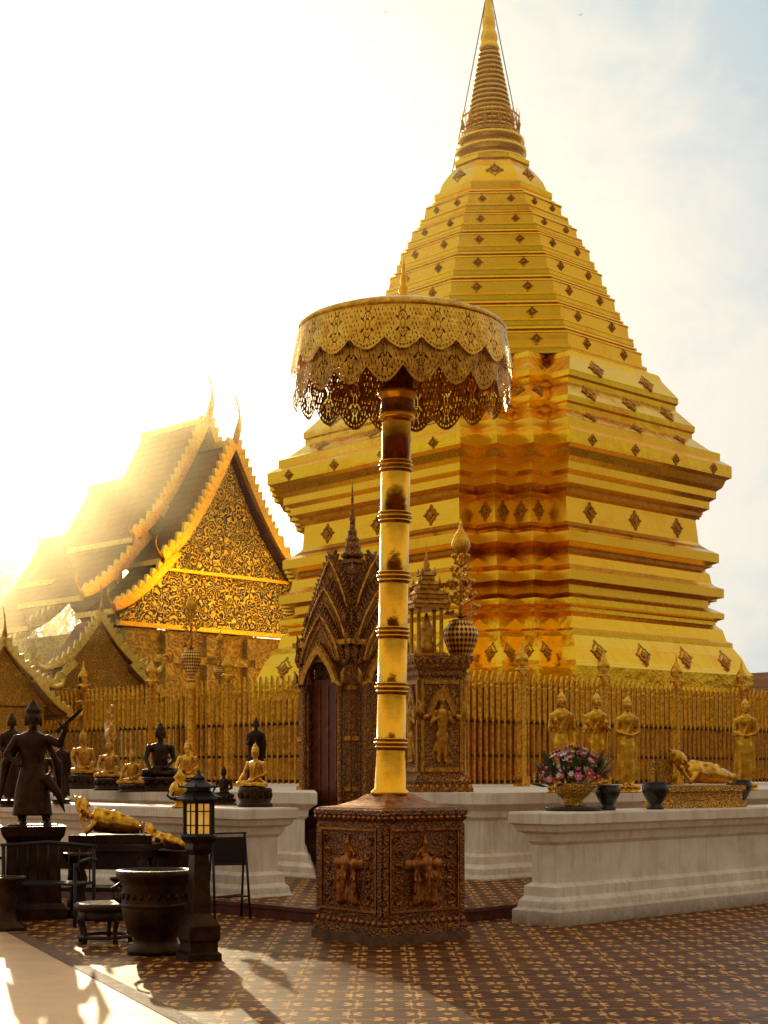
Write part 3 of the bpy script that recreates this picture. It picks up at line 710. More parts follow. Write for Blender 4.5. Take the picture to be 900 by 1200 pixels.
def flamegable(b,hw,h,z0,y,th,mi=0,T=None,tooth=.09,hole=None,rim=None):
    half=ogee(hw,h); full=half+[(-x,z) for x,z in reversed(half[:-1])]
    full=[(x,z+z0) for x,z in full]
    if hole:
        ih,ihh=hole; inner=ogee(ih,ihh); inner=inner+[(-x,z) for x,z in reversed(inner[:-1])]; inner=[(x,z+z0) for x,z in inner]
        n=len(full)
        for i in range(n-1):
            q=[full[i],full[i+1],inner[i+1],inner[i]]; b.plate(q,y-th,y,mi,T)
    else: b.plate(full,y-th,y,mi,T)
    if rim is not None:
        pts=[(x*.93,y-th-.01,z0+(z-z0)*.93) for x,z in full]; b.tube(pts,.024,6,rim,T)
        pts=[(x*.72,y-th-.005,z0+(z-z0)*.72) for x,z in full]; b.tube(pts,.014,6,rim,T)
    for i in range(len(full)-1):
        (x0,a),(x1,c)=full[i],full[i+1]; d=Vector((x1-x0,c-a)); 
        if d.length<1e-4: continue
        m=max(1,round(d.length/tooth)); dn=d.normalized(); nn=Vector((-dn.y,dn.x))
        for k in range(m):
            p=Vector((x0,a))+d*(k/m); q=Vector((x0,a))+d*((k+1)/m); t=(p+q)/2+nn*tooth*.9+Vector((0,tooth*.6))
            b.plate([(p.x,p.y),(q.x,q.y),(t.x,t.y)],y-th*.8,y-th*.2,mi,T)
    for s in(-1,1):
        pts=[(s*(hw+.0),y-th/2,z0),(s*(hw+.08),y-th/2,z0-.02),(s*(hw+.13),y-th/2,z0+.06),(s*(hw+.11),y-th/2,z0+.16),(s*(hw+.15),y-th/2,z0+.24)]
        b.tube(pts,[.05,.05,.04,.03,.005],7,mi,T)
gb=B()
for r in range(4):
    T=Matrix.Rotation(r*math.pi/2,4,'Z')
    flamegable(gb,.50,1.15,3.80,-.40,.10,0,T,.10,rim=1)
    flamegable(gb,.56,1.02,3.45,-.52,.10,0,T,.10,rim=1)
    flamegable(gb,.48,.80,3.22,-.63,.08,0,T,.08,rim=1)
    flamegable(gb,.44,.62,2.87,-.71,.07,1,T,.05,hole=(.34,.48))
    for x in(-.42,.42): gb.lathe((x,-.68,.75),[(.06,0),(.07,.1),(.045,.15),(.045,1.95),(.07,2.05),(.07,2.12)],10,0,True,T)
gb.obj('gable',['shrine','tgold'],sh)
b=B(); lv=[(.60,3.57)]
z=3.57;h=.52
for i in range(5):
    lv+=[(h,z),(h,z+.14),(h+.04,z+.16),(h+.04,z+.21),(h-.1,z+.26)]; z+=.28; h-=.09
b.loft([sq(max(a,.04),c) for a,c in lv],0)
for i in range(4):
    for r in range(4):
        T=Matrix.Rotation(r*math.pi/2,4,'Z'); hh=.52-.09*i; b.lathe((hh,hh,3.57+.28*i+.21),[(.035,0),(.05,.05),(.03,.1),(.003,.28)],6,0,True,T)
pr2=[(.17,0),(.2,.05),(.15,.1),(.13,.14),(.15,.18),(.11,.22),(.10,.27),(.12,.3),(.08,.34),(.07,.40),(.08,.43),(.05,.48),(.045,.6),(.055,.63),(.03,.7),(.02,.9),(.025,.93),(.002,1.25)]
b.lathe((0,0,z-.02),pr2,14,0); b.obj('spire',['shrine','tgold'],sh)
# ---------------------------------------------------------------- carved pillar with kiosk
Yp=21.7; cx=PX(510,Yp)
cp=empty('carved_pillar',(cx,Yp+.35,1.33),math.radians(16),'gilded pillar with carved deity panel supporting a kiosk','shrine pillar')
b=B(); b.loft([sq(h,z) for h,z in[(.44,0),(.44,.06),(.40,.10),(.42,.16),(.38,.22),(.34,.26),(.335,1.62),(.36,1.66),(.36,1.72),(.40,1.77),(.40,1.83),(.44,1.87),(.44,1.93)]],0)
for r in range(4):
    T=Matrix.Rotation(r*math.pi/2,4,'Z')
    for x in(-.29,.29): b.box((x,-.342,.94),(.05,.03,1.3),1,T)
    for z in(.32,1.56): b.box((0,-.343,z),(.51,.03,.06),1,T)
    flamegable(b,.20,.42,1.08,-.335,.03,1,T,.05,hole=(.15,.3))
    for i in range(9): b.ell((-.38+.095*i,-.42,1.85),(.03,.02,.035),1,6,4,T); b.ell((-.38+.095*i,-.425,.08),(.03,.02,.035),1,6,4,T)
b.obj('body',['shrine','tgold'],cp)
def deity():
    b=B()
    b.cap((0,0,.42),(0,0,.72),.075,.095); b.ell((0,-.01,.90),(.055,.05,.07)); b.cap((0,0,.95),(0,0,1.1),.04,.008); b.cap((0,0,.78),(0,0,.86),.04,.035)
    for s in(-1,1):
        b.cap((s*.04,0,.42),(s*.05,0,.05),.06,.035); b.cap((s*.10,0,.74),(s*.17,-.01,.58),.032,.026); b.cap((s*.17,-.01,.58),(s*.05,-.05,.66),.025,.02)
        b.cap((s*.04,0,.4),(s*.15,.0,.12),.03,.012); b.ell((s*.05,-.02,.03),(.03,.05,.02))
    return b
dr=sculpt(deity(),'deity_relief','tgold',.012,cp,(0,-.34,.40)); 
c=dr.copy(); COL.objects.link(c); c.parent=cp; c.location=(-.34,0,.40); c.rotation_euler=(0,0,-math.pi/2)
b=B()
for x in(-.17,.17):
    for y in(-.17,.17): b.lathe((x-.12,y,1.93),[(.04,0),(.045,.05),(.03,.1),(.028,.65),(.045,.7)],8)
z=2.62;h=.26
lv=[]
for i in range(4): 
    lv+=[(h,z),(h,z+.05),(h+.03,z+.06),(h-.06,z+.14)]
    for (sx,sy) in((1,1),(1,-1),(-1,1),(-1,-1)): b.lathe((sx*h-.12,sy*h,z+.05),[(.02,0),(.03,.03),(.002,.13)],5)
    z+=.14; h-=.055
b.loft([[(x-.12,y,zz_) for x,y,zz_ in sq(max(a,.03),c_)] for a,c_ in lv],0)
b.box((-.12,0,1.95),(.5,.5,.05)); b.lathe((-.12,0,3.14),[(.06,0),(.07,.04),(.04,.08),(.05,.12),(.02,.2),(.003,.42)],10)
b.lathe((-.12,0,1.97),[(.10,0),(.12,.1),(.08,.2),(.11,.35),(.05,.5),(.01,.6)],12)
b.obj('kiosk',['tgold'],cp)
def goldtree(loc,s,label,tall=True):
    e=empty('flower_tree_ornament',loc,0,label,'ornament','gilded flower tree ornaments',s)
    m=B(); m.lathe((0,0,0),[(.10,0),(.10,.05),(.05,.10),(.07,.16),(.16,.30),(.22,.46),(.24,.56),(.22,.64),(.15,.70),(.17,.73),(.10,.76)],24); m.obj('vase',['vase'],e)
    t=B(); t.tube([(0,0,.72),(0,0,1.75)],[.03,.015],6)
    for k in range(5):
        z=.85+k*.17; rr=.24-.035*k
        for i in range(8):
            a=2*math.pi*i/8+k*.4; c,s_=math.cos(a),math.sin(a)
            t.tube([(0,0,z-.08),(c*rr*.6,s_*rr*.6,z-.02),(c*rr,s_*rr,z+.06)],[.009,.008,.006],4)
            t.ell((c*rr,s_*rr,z+.08),(.032,.032,.035),0,6,4)
            t.add([(c*rr*.5,s_*rr*.5,z-.03),(c*rr*.75-s_*.04,s_*rr*.75+c*.04,z+.03),(c*rr*.95,s_*rr*.95,z-.02),(c*rr*.75+s_*.04,s_*rr*.75-c*.04,z-.04)],[(0,1,2,3)])
    t.lathe((0,0,1.62),[(.03,0),(.10,.05),(.13,.12),(.12,.2),(.08,.28),(.04,.34),(.02,.42),(.002,.5)],12)
    t.obj('golden_flower',['agold'],e,fix=False); return e
m,nt,b_=newmat('checkered_gold'); g=N(nt); tc_=g.n('ShaderNodeTexCoord').outputs['Object']
sp=g.n('ShaderNodeSeparateXYZ'); g.l(tc_,sp.inputs[0]); an=g.math('MULTIPLY',g.math('ARCTAN2',sp.outputs[1],sp.outputs[0]),12/6.2832); zq=g.math('MULTIPLY',sp.outputs[2],14.0)
d1=g.math('SINE',g.math('MULTIPLY',g.math('ADD',an,g.math('MULTIPLY',zq,.5)),6.2832)); d2=g.math('SINE',g.math('MULTIPLY',g.math('SUBTRACT',an,g.math('MULTIPLY',zq,.5)),6.2832))
k=g.math('GREATER_THAN',g.math('MULTIPLY',d1,d2),0.0)
g.l(g.mix(k,(.06,.014,.008),(.9,.48,.07)),b_.inputs['Base Color']); g.l(g.math('MULTIPLY',k,.8),b_.inputs['Metallic']); b_.inputs['Roughness'].default_value=.35; M['vase']=m
goldtree((PX(540,22.3),22.3,PZ(792,22.3)),1.08,'checkered gilded vase holding a golden flower spire')
b=B(); b.lathe((0,0,0),[(.16,0),(.16,.1),(.08,.16),(.07,1.5),(.11,1.55),(.13,PZ(792,22.3)-1.33)],14); b.obj('ornament_stand',['tgold'],None,(PX(540,22.3),22.3,1.33),0,'gilded column stand beneath the checkered vase','stand')
for (x,y0,Y,s) in((224,800,33.5,.95),(258,806,34.5,.62)):
    h0=PZ(y0,Y); goldtree((PX(x,Y),Y,h0),s,'checkered gilded vase with golden flowers behind the fence')
    b=B(); b.lathe((0,0,0),[(.2,0),(.2,.1),(.1,.2),(.1,h0-1.5),(.16,h0-1.33)],12); b.obj('ornament_stand',['agold'],None,(PX(x,Y),Y,1.33),0,'tall gilded column stand behind the fence','stand')
# ---------------------------------------------------------------- statues
def headb(b,c,s,tilt=0):
    x,y,z=c
    b.ell((x,y,z),(.072*s,.082*s,.10*s)); b.ell((x,y+.01*s,z+.06*s),(.075*s,.08*s,.06*s)); b.ell((x,y+.01*s,z+.12*s),(.042*s,.042*s,.04*s)); b.cap((x,y+.01*s,z+.14*s),(x,y+.01*s,z+.22*s),.018*s,.004*s)
    b.cap((x,y-.082*s,z+.015*s),(x,y-.095*s,z-.02*s),.011*s,.014*s)
    b.ell((x,y-.076*s,z-.05*s),(.026*s,.014*s,.010*s)); b.ell((x,y-.06*s,z-.085*s),(.03*s,.025*s,.02*s))
    for q in(-1,1): b.cap((x+q*.076*s,y,z+.02*s),(x+q*.078*s,y,z-.075*s),.014*s,.014*s); b.ell((x+q*.03*s,y-.074*s,z+.012*s),(.018*s,.012*s,.009*s))
def hand(b,p,d,s,curl=.3,th=1):
    p=Vector(p);d=Vector(d).normalized(); side=Vector((1,0,0)); side=(side-d*side.dot(d)); 
    if side.length<.2: side=Vector((0,1,0))-d*d.y
    side.normalize()
    b.cap(p,p+d*.055*s,.030*s,.034*s)
    for i,l in enumerate((.055,.07,.065,.05)):
        o=p+d*.06*s+side*(i-1.5)*.02*s; b.cap(o,o+d*l*s,.0105*s,.008*s,0,6)
    o=p+side*.035*s*th; b.cap(o,o+d*.04*s+side*.03*s*th,.012*s,.009*s,0,6)
def standing(pose=0):
    b=B()
    rings=[]
    for (w_,d_,z) in[(.15,.11,.06),(.155,.11,.3),(.145,.11,.6),(.15,.11,.8),(.125,.095,.98),(.15,.10,1.15),(.185,.105,1.28),(.17,.09,1.36),(.07,.06,1.42)]:
        rings.append([(w_*math.cos(t),d_*math.sin(t),z) for t in[2*math.pi*k/16 for k in range(16)]])
    b.loft(rings,0,True)
    b.cap((0,0,1.38),(0,-.01,1.47),.05,.048); headb(b,(0,-.015,1.57),1.05)
    b.cap((.12,-.06,1.34),(-.06,-.115,1.0),.03,.022)
    for s in(-1,1):
        b.ell((s*.06,-.06,.03),(.045,.10,.03)); 
        b.loft([[(s*.14,-.02,.12),(s*.14,.02,.12),(s*.24,.02,.10),(s*.24,-.02,.10)],[(s*.12,-.02,.7),(s*.12,.02,.7),(s*.20,.02,.75),(s*.20,-.02,.75)],[(s*.13,-.02,1.2),(s*.13,.02,1.2),(s*.2,.02,1.2),(s*.2,-.02,1.2)]])
    if pose==0:
        for s in(-1,1):
            b.cap((s*.19,0,1.30),(s*.23,-.02,1.05),.052,.042); b.cap((s*.23,-.02,1.05),(s*.17,-.22,1.12),.04,.028); hand(b,(s*.17,-.23,1.13),(0,-.1,1),1,.3,-s)
    elif pose==1:
        b.cap((-.19,0,1.30),(-.23,-.02,1.05),.052,.042); b.cap((-.23,-.02,1.05),(-.16,-.2,1.14),.04,.028); hand(b,(-.16,-.21,1.15),(0,-.1,1),1,.3,1)
        b.cap((.19,0,1.30),(.24,0,1.03),.052,.042); b.cap((.24,0,1.03),(.23,-.04,.80),.04,.028); hand(b,(.23,-.05,.78),(0,-.1,-1),1,.3,-1)
    else:
        for s in(-1,1):
            b.cap((s*.19,0,1.30),(s*.23,-.02,1.05),.052,.042); b.cap((s*.23,-.02,1.05),(s*.05,-.16,1.0),.04,.028); hand(b,(s*.05,-.165,1.0),(-s*.8,0,-.3),1,.3,s)
    return b
def base_lotus(r,h,n=24):
    b=B(); b.lathe((0,0,0),[(r,0),(r,h*.18),(r*.86,h*.25),(r*.95,h*.42),(r*.8,h*.5),(r*.92,h*.7),(r*.98,h*.85),(r*.9,h)],n)
    for i in range(n//2):
        a=4*math.pi*i/n; b.ell((math.cos(a)*r*.88,math.sin(a)*r*.88,h*.62),(r*.14,r*.14,h*.2),0,6,5)
    return b
SB={}
def place_st(pose,x,ybase,ytop,Y,mat,label,rot=0,zb=1.19):
    hh=PZ(ytop,Y)-zb
    s=hh/1.93
    e=empty('buddha_statue',(PX(x,Y),Y,zb),rot,label,'statue',None,s)
    key=(pose,mat)
    if key not in SB: o=sculpt(standing(pose),'figure',mat,.014,e,(0,0,.12),smooth=2); SB[key]=o
    else: o=SB[key].copy(); COL.objects.link(o); o.parent=e
    k=('b',mat)
    if k not in SB: SB[k]=base_lotus(.26,.14).obj('lotus_base',[mat],e)
    else: o=SB[k].copy(); COL.objects.link(o); o.parent=e
place_st(1,658,935,806,20.9,'bgold','standing gilded buddha statue with one raised palm',.1,1.33)
place_st(0,699,935,808,21.7,'bgold','standing gilded buddha statue with both palms raised',-.1,1.33)
place_st(2,735,935,812,21.2,'bgold','standing gilded buddha statue with hands folded',.25,1.33)
place_st(2,873,925,815,24.0,'bgold','standing gilded buddha statue near a fence pillar',0,1.33)
place_st(1,300,925,838,26.5,'bronze','small standing dark bronze statue by the fence',0,1.33)
place_st(2,14,965,832,18.6,'bronze','standing dark bronze statue behind the guardian figure',.3,1.19)
place_st(1,72,965,862,20.4,'bronze','standing dark bronze statue beside seated statues',.2,1.19)
def seated():
    b=B()
    for s in(-1,1):
        b.cap((s*.10,.02,.10),(s*.34,-.14,.08),.095,.07); b.cap((s*.34,-.14,.08),(-s*.05,-.24,.07),.065,.045)
        b.cap((-s*.05,-.24,.09),(-s*.16,-.22,.11),.035,.025)
    b.ell((0,.02,.13),(.19,.15,.12)); b.cap((0,.03,.2),(0,.03,.47),.13,.155); b.ell((0,.03,.53),(.20,.10,.08)); b.cap((0,.02,.58),(0,.01,.68),.05,.048)
    headb(b,(0,0,.78),1.1)
    b.cap((.20,.03,.53),(.25,.02,.31),.055,.043); b.cap((.25,.02,.31),(.06,-.17,.19),.042,.03); hand(b,(.06,-.18,.18),(-1,-.1,0),1,.3,1)
    b.cap((-.20,.03,.53),(-.27,-.02,.32),.055,.043); b.cap((-.27,-.02,.32),(-.26,-.2,.18),.042,.03); hand(b,(-.26,-.21,.17),(0,-.45,-1),1,.3,1)
    b.cap((.08,-.08,.55),(.03,-.115,.32),.035,.02)
    return b
def seat_st(x,ytop,Y,zb,mat,label,rot=0,hb=.18,bm='bronze'):
    s=(PZ(ytop,Y)-zb)/(1.02+hb*1.0)
    e=empty('seated_buddha_statue',(PX(x,Y),Y,zb),rot,label,'statue',None,s)
    if ('s',mat) not in SB: SB[('s',mat)]=sculpt(seated(),'figure',mat,.013,e,(0,0,hb-.01),smooth=2)
    else: o=SB[('s',mat)].copy(); COL.objects.link(o); o.parent=e; o.location=(0,0,hb-.01)
    k=('sb',bm,hb)
    if k not in SB: SB[k]=base_lotus(.38,hb).obj('lotus_base',[bm],e)
    else: o=SB[k].copy(); COL.objects.link(o); o.parent=e
seat_st(299,868,18.6,1.19,'bgold','seated gilded buddha statue on a tiered dark lotus base',-.5,.42)
seat_st(188,842,22.5,1.33,'bronze','seated dark bronze buddha statue on lotus base',.45,.25)
seat_st(220,864,24.5,1.33,'bgold','small seated gilded buddha statue beside a darker one',.1,.25)
seat_st(98,852,26,1.33,'tgold','seated gilded statue near the fence corner',.6,.3)
seat_st(128,864,24,1.33,'tgold','seated gilded statue among darker statues',.3,.3)
seat_st(262,895,20.0,1.19,'bronze','small seated dark statue on the low wall',-.3,.2)
seat_st(155,876,22.0,1.33,'tgold','small seated gilded statue on round base',-.2,.2)
seat_st(50,866,22.2,1.33,'bronze','seated dark bronze statue in a row of statues',.5,.2)
e=empty('swan_finial_statue',(PX(130,27),27,1.33),.3,'slender gilded swan figure on a pole near the fence','statue')
b=B(); b.lathe((0,0,0),[(.15,0),(.15,.1),(.06,.2),(.05,.8)],10); b.obj('pole',['agold'],e)
b=B(); b.ell((0,0,.95),(.12,.25,.12)); b.tube([(0,-.18,.98),(0,-.30,1.10),(0,-.22,1.25),(0,-.16,1.36),(0,-.24,1.44)],[.08,.06,.045,.04,.04]); b.tube([(0,-.24,1.44),(0,-.38,1.42)],[.035,.01]); b.tube([(0,.18,1.0),(0,.34,1.12),(0,.30,1.32),(0,.4,1.45)],[.09,.08,.05,.01]); b.cap((0,0,.78),(0,0,.9),.03,.04)
sculpt(b,'body','tgold',.014,e)
def reclining():
    b=B()
    rings=[]
    for (x,w_,h_,z) in[(-.34,.07,.07,.17),(-.28,.13,.13,.16),(-.15,.15,.15,.17),(0,.12,.12,.14),(.14,.14,.15,.16),(.34,.12,.12,.13),(.52,.09,.10,.11),(.66,.065,.07,.09)]:
        rings.append([(x,w_*math.cos(t),z+h_*math.sin(t)) for t in[2*math.pi*k/14 for k in range(14)]])
    b.loft(rings,0,True); b.cap((-.34,0,.20),(-.42,0,.26),.055,.055)
    h=B(); headb(h,(0,0,0),1.35); R=Matrix.Translation((-.50,-.02,.32))@Matrix.Rotation(math.radians(-55),4,'Y')
    b.add(h.v,h.f,0,True,R)
    b.cap((-.25,-.10,.14),(-.42,-.16,.04),.045,.035); b.cap((-.42,-.16,.04),(-.52,-.10,.18),.034,.028); hand(b,(-.52,-.10,.17),(-.2,.2,1),1)
    b.cap((-.24,-.02,.29),(.0,-.05,.27),.045,.036); b.cap((0,-.05,.27),(.22,-.05,.25),.035,.026); hand(b,(.23,-.05,.25),(1,0,-.1),1)
    b.ell((.71,-.02,.09),(.035,.05,.07)); b.ell((.73,.03,.10),(.035,.04,.06))
    return b
e=empty('reclining_buddha_statue',(PX(815,18.25),18.25,1.19),math.radians(40),'gilded reclining buddha statue on a gold plinth','statue')
rb=sculpt(reclining(),'figure','bgold',.012,e,(0.12,0,.27),smooth=2); rb.scale=(.85,.7,.9)
b=B(); b.box((0,0,.04),(1.36,.46,.08)); b.box((0,0,.13),(1.28,.40,.12)); b.box((0,0,.23),(1.34,.46,.07)); b.obj('plinth',['orn'],e)
b=B(); b.box((-.50,.1,.42),(.32,.06,.30)); b.box((-.50,.06,.42),(.26,.04,.24)); b.obj('backrest',['orn'],e)
e=empty('reclining_buddha_statue',(PX(130,18.0),18.0,.78),math.radians(8),'large gilded reclining statue resting on a dark table','statue')
c=rb.copy(); COL.objects.link(c); c.parent=e; c.location=(-.04,0,.09); c.scale=(.56,1.0,1.0)
b=B(); b.box((0,0,.05),(.95,.5,.1)); b.obj('plinth',['bronze'],e)
e=empty('offering_table',(PX(122,18.0),18.0,0),math.radians(-12),'dark carved wooden table holding the reclining statue','table')
b=B(); b.box((0,0,.74),(1.2,.7,.07)); b.box((0,0,.66),(1.12,.6,.09)); b.box((0,-.29,.56),(1.05,.03,.14)); b.obj('table_top',['wood'],e)
for x in(-.5,.5):
    for y in(-.24,.24):
        B().lathe((x,y,0),[(.07,0),(.07,.08),(.045,.14),(.06,.35),(.04,.5),(.07,.62)],10).obj('leg',['wood'],e)
B().box((0,0,.25),(1.05,.5,.05)).obj('shelf',['wood'],e)
# guardian statue
e=empty('guardian_statue',(PX(38,17),17,0),math.radians(15),'dark bronze guardian statue raising a sword on a plinth','statue')
b=B(); b.loft([sq(h,z) for h,z in[(.36,0),(.36,.12),(.30,.18),(.28,.85),(.33,.92),(.35,1.02)]]); b.obj('plinth',['bronze'],e)
b=B()
rings=[]
for (w_,d_,z) in[(.24,.16,.12),(.22,.15,.28),(.20,.14,.45),(.16,.12,.62),(.13,.10,.74),(.16,.11,.90),(.19,.11,1.02),(.16,.09,1.09),(.06,.055,1.14)]:
    rings.append([(w_*math.cos(t),d_*math.sin(t),z) for t in[2*math.pi*k/16 for k in range(16)]])
b.loft(rings,0,True)
b.cap((0,0,1.1),(.01,-.01,1.19),.055,.05); headb(b,(.01,-.02,1.29),1.15)
b.cap((-.13,-.06,.28),(-.12,0,.05),.065,.05); b.ell((-.12,-.06,.03),(.045,.10,.03))
b.cap((.14,0,.28),(.17,.05,.05),.065,.05); b.ell((.18,-.02,.03),(.045,.10,.03))
b.cap((.18,0,1.04),(.32,-.06,.98),.06,.05); b.cap((.32,-.06,.98),(.38,-.14,1.15),.045,.032); b.cap((.38,-.15,1.15),(.39,-.16,1.22),.035,.03)
b.cap((-.18,0,1.04),(-.30,.0,.85),.06,.05); b.cap((-.30,0,.85),(-.17,-.10,.74),.045,.032); b.ell((-.15,-.11,.73),(.04,.035,.035))
b.tube([(.14,-.08,.60),(.30,-.1,.38),(.38,-.08,.15)],[.07,.05,.01]); b.tube([(-.15,.06,1.05),(-.30,.1,.75),(-.38,.12,.30)],[.08,.07,.02]); b.tube([(.15,.06,1.05),(.30,.1,.75),(.34,.12,.30)],[.06,.06,.02])
b.lathe((.01,-.01,1.36),[(.095,0),(.10,.03),(.07,.07),(.05,.10),(.02,.14),(.003,.18)],12)
b.box((0,0,.0),(.6,.4,.04))
gf=sculpt(b,'figure','bronze',.013,e,(0,0,1.02)); gf.scale=(.92,.92,.92)
b=B(); b.plate([(.22,1.13),(.26,1.11),(.50,1.33),(.55,1.40),(.47,1.36)],-.17,-.15); b.tube([(.30,-.16,1.16),(.27,-.16,1.24)],.012); b.obj('sword',['bronze'],e,(.01,0,.93))
def pot(loc,s,label):
    b=B(); b.lathe((0,0,0),[(.10,0),(.10,.03),(.07,.06),(.11,.12),(.15,.2),(.155,.27),(.13,.29),(.15,.31),(.13,.31),(.11,.27),(.02,.26)],20)
    o=b.obj('offering_bowl',['pot'],None,loc,0,label,'bowl','black offering bowls'); o.scale=(s,)*3
pot((PX(768,17.35),17.35,1.19),1.0,'black glazed offering bowl on the low wall'); pot((PX(866,19.3),19.3,1.19),1.05,'black glazed offering bowl on the low wall'); pot((PX(712,16.95),16.95,1.19),.9,'black glazed offering bowl on the low wall')
fl=empty('flower_arrangement',(PX(672,16.7),16.72,1.19),0,'pink and white flower bouquet in a gold vase','flowers')
b=B(); b.lathe((0,0,0),[(.30,0),(.31,.02),(.31,.045),(.28,.05)],24); b.obj('tray',['pot'],fl)
b=B(); b.lathe((0,0,.05),[(.13,0),(.13,.03),(.09,.05),(.17,.12),(.22,.2),(.22,.24),(.19,.25)],24); b.obj('vase',['orn'],fl)
b=B()
for i in range(150):
    a=random.uniform(0,6.283); ph=random.uniform(-.1,1.45); r=random.uniform(.24,.36)
    c=Vector((math.cos(a)*math.cos(ph)*r*1.15,math.sin(a)*math.cos(ph)*r*.8,.36+math.sin(ph)*r*.95)); n_=(c-Vector((0,0,.3))).normalized()
    t=n_.cross(Vector((0,0,1))).normalized(); u=n_.cross(t); s_=random.uniform(.03,.055); mi=random.choice([0,0,0,1,1,2,3])
    for k in range(6):
        q=2*math.pi*k/6; dr_=t*math.cos(q)+u*math.sin(q); sd_=t*-math.sin(q)+u*math.cos(q)
        b.add([tuple(c),tuple(c+dr_*s_*.6+sd_*s_*.4+n_*.01),tuple(c+dr_*s_*1.1+n_*.022),tuple(c+dr_*s_*.6-sd_*s_*.4+n_*.01)],[(0,1,2,3)],mi)
    b.ell(tuple(c+n_*.012),(s_*.3,)*3,1,5,4)
b.obj('blossoms',['pinkf','whitef','redf','leaf'],fl,fix=False)['kind']='stuff'
b=B()
for i in range(170):
    a=random.uniform(0,6.283); r=random.uniform(.3,.50) if i%3 else random.uniform(.1,.3); zl=random.uniform(.05,.48)
    p0=Vector((math.cos(a)*r*.4,math.sin(a)*r*.3,.25)); p1=Vector((math.cos(a)*r,math.sin(a)*r*.7,.22+zl)); d=(p1-p0); t=d.cross(Vector((random.random()-.5,random.random()-.5,1))).normalized()*.025
    b.add([tuple(p0.lerp(p1,.4)),tuple(p0.lerp(p1,.7)+t),tuple(p1),tuple(p0.lerp(p1,.7)-t)],[(0,1,2,3)])
b.obj('foliage',['leaf'],fl,fix=False)['kind']='stuff'
b=B(); b.lathe((0,0,0),[(.09,0),(.10,.02),(.05,.05),(.10,.12),(.13,.22),(.10,.28),(.05,.33),(.08,.36),(.03,.42),(.004,.52)],14)
b.obj('lotus_jar',['agold'],None,(PX(211,17.9),17.9,1.19),0,'gilded lotus-shaped covered jar on the low wall','jar')
# ---------------------------------------------------------------- foreground things
b=B(); b.lathe((0,0,0),[(.24,0),(.25,.05),(.20,.09),(.19,.14),(.25,.22),(.29,.36),(.30,.50),(.29,.60),(.31,.66),(.345,.70),(.345,.74),(.31,.75),(.28,.72),(.27,.60),(.02,.58)],32)
for i in range(24):
    a=2*math.pi*i/24; b.ell((.30*math.cos(a),.30*math.sin(a),.52),(.018,.018,.03),0,6,4)
b.lathe((0,0,0),[(.295,.42),(.305,.43),(.305,.45),(.295,.46)],32,cap=False)
ca=empty('incense_cauldron',(PX(182,13.6),13.6,0),0,'large dark bronze incense cauldron with thick rim','cauldron')
b.obj('bowl',['bronze'],ca)
for s in(-1,1):
    b=B(); b.tube([(s*.30,0,.45),(s*.37,0,.50),(s*.38,0,.58),(s*.31,0,.62)],.018); b.obj('handle',['bronze'],ca)
tb=empty('round_table',(PX(122,14.5),14.5,0),.3,'low round carved wooden table with curved legs','table')
b=B(); b.lathe((0,0,0),[(.25,.31),(.28,.33),(.28,.37),(.26,.38)],28); b.obj('table_top',['wood'],tb)
b=B(); b.lathe((0,0,0),[(.23,.22),(.24,.22),(.24,.31),(.23,.31),(.23,.22)],28,cap=False); b.obj('apron',['wood'],tb)
b=B(); b.lathe((0,0,0),[(.22,.05),(.25,.05),(.25,.08),(.22,.08),(.22,.05)],28,cap=False); b.obj('base_ring',['wood'],tb)
for k in range(5):
    a=2*math.pi*k/5; c,s=math.cos(a),math.sin(a)
    B().tube([(c*.23,s*.23,.30),(c*.27,s*.27,.2),(c*.23,s*.23,.1),(c*.25,s*.25,.0)],[.028,.025,.02,.025]).obj('leg',['wood'],tb)
lt=empty('stone_lantern',(PX(233,13.15),13.15,0),.5,'dark pagoda-roofed lantern with lit yellow glass on pillar','lantern')
b=B(); b.loft([sq(h,z) for h,z in[(.15,0),(.15,.06),(.125,.08),(.125,.16),(.14,.18),(.14,.30),(.10,.36),(.08,.40),(.065,.9),(.09,.95),(.09,1.0),(.12,1.04)]]); b.obj('pillar',['bronze'],lt)
b=B()
for i in range(6):
    a=2*math.pi*i/6; b.box((.13*math.cos(a),.13*math.sin(a),1.21),(.022,.022,.28))
    a+=math.pi/6; b.box((.112*math.cos(a),.112*math.sin(a),1.21),(.010,.010,.26))
for z in(1.15,1.27): b.lathe((0,0,0),[(.128,z),(.134,z+.005),(.128,z+.01)],6,0,False,cap=False)
b.lathe((0,0,0),[(.15,1.04),(.17,1.06),(.15,1.08)],6,0,False); b.lathe((0,0,0),[(.14,1.34),(.155,1.36),(.14,1.37)],6,0,False)
b.obj('frame',['iron'],lt)
B().lathe((0,0,0),[(.105,1.085),(.108,1.10),(.108,1.32),(.105,1.335)],6,0,False).obj('lamp_glass',['lamp'],lt)
b=B(); b.lathe((0,0,0),[(.23,1.365),(.235,1.38),(.15,1.42),(.11,1.45),(.11,1.47),(.165,1.475),(.165,1.485),(.09,1.52),(.05,1.545),(.06,1.56),(.02,1.59),(.003,1.64)],6,0,False)
for i in range(6):
    a=2*math.pi*i/6; c,s=math.cos(a),math.sin(a)
    b.tube([(.20*c,.20*s,1.385),(.25*c,.25*s,1.385),(.285*c,.285*s,1.41),(.27*c,.27*s,1.45)],[.016,.014,.010,.004],5)
    b.tube([(.14*c,.14*s,1.485),(.18*c,.18*s,1.485),(.19*c,.19*s,1.52)],[.012,.010,.003],5)
b.obj('lantern_roof',['iron'],lt)
bn=empty('iron_bench',(PX(45,16.3),16.3,0),math.radians(-18),'black wrought iron bench with curled arms','bench')
b=B()
for i in range(5): b.box((0,-.16+.08*i,.44),(1.15,.05,.025))
b.obj('seat',['iron'],bn)
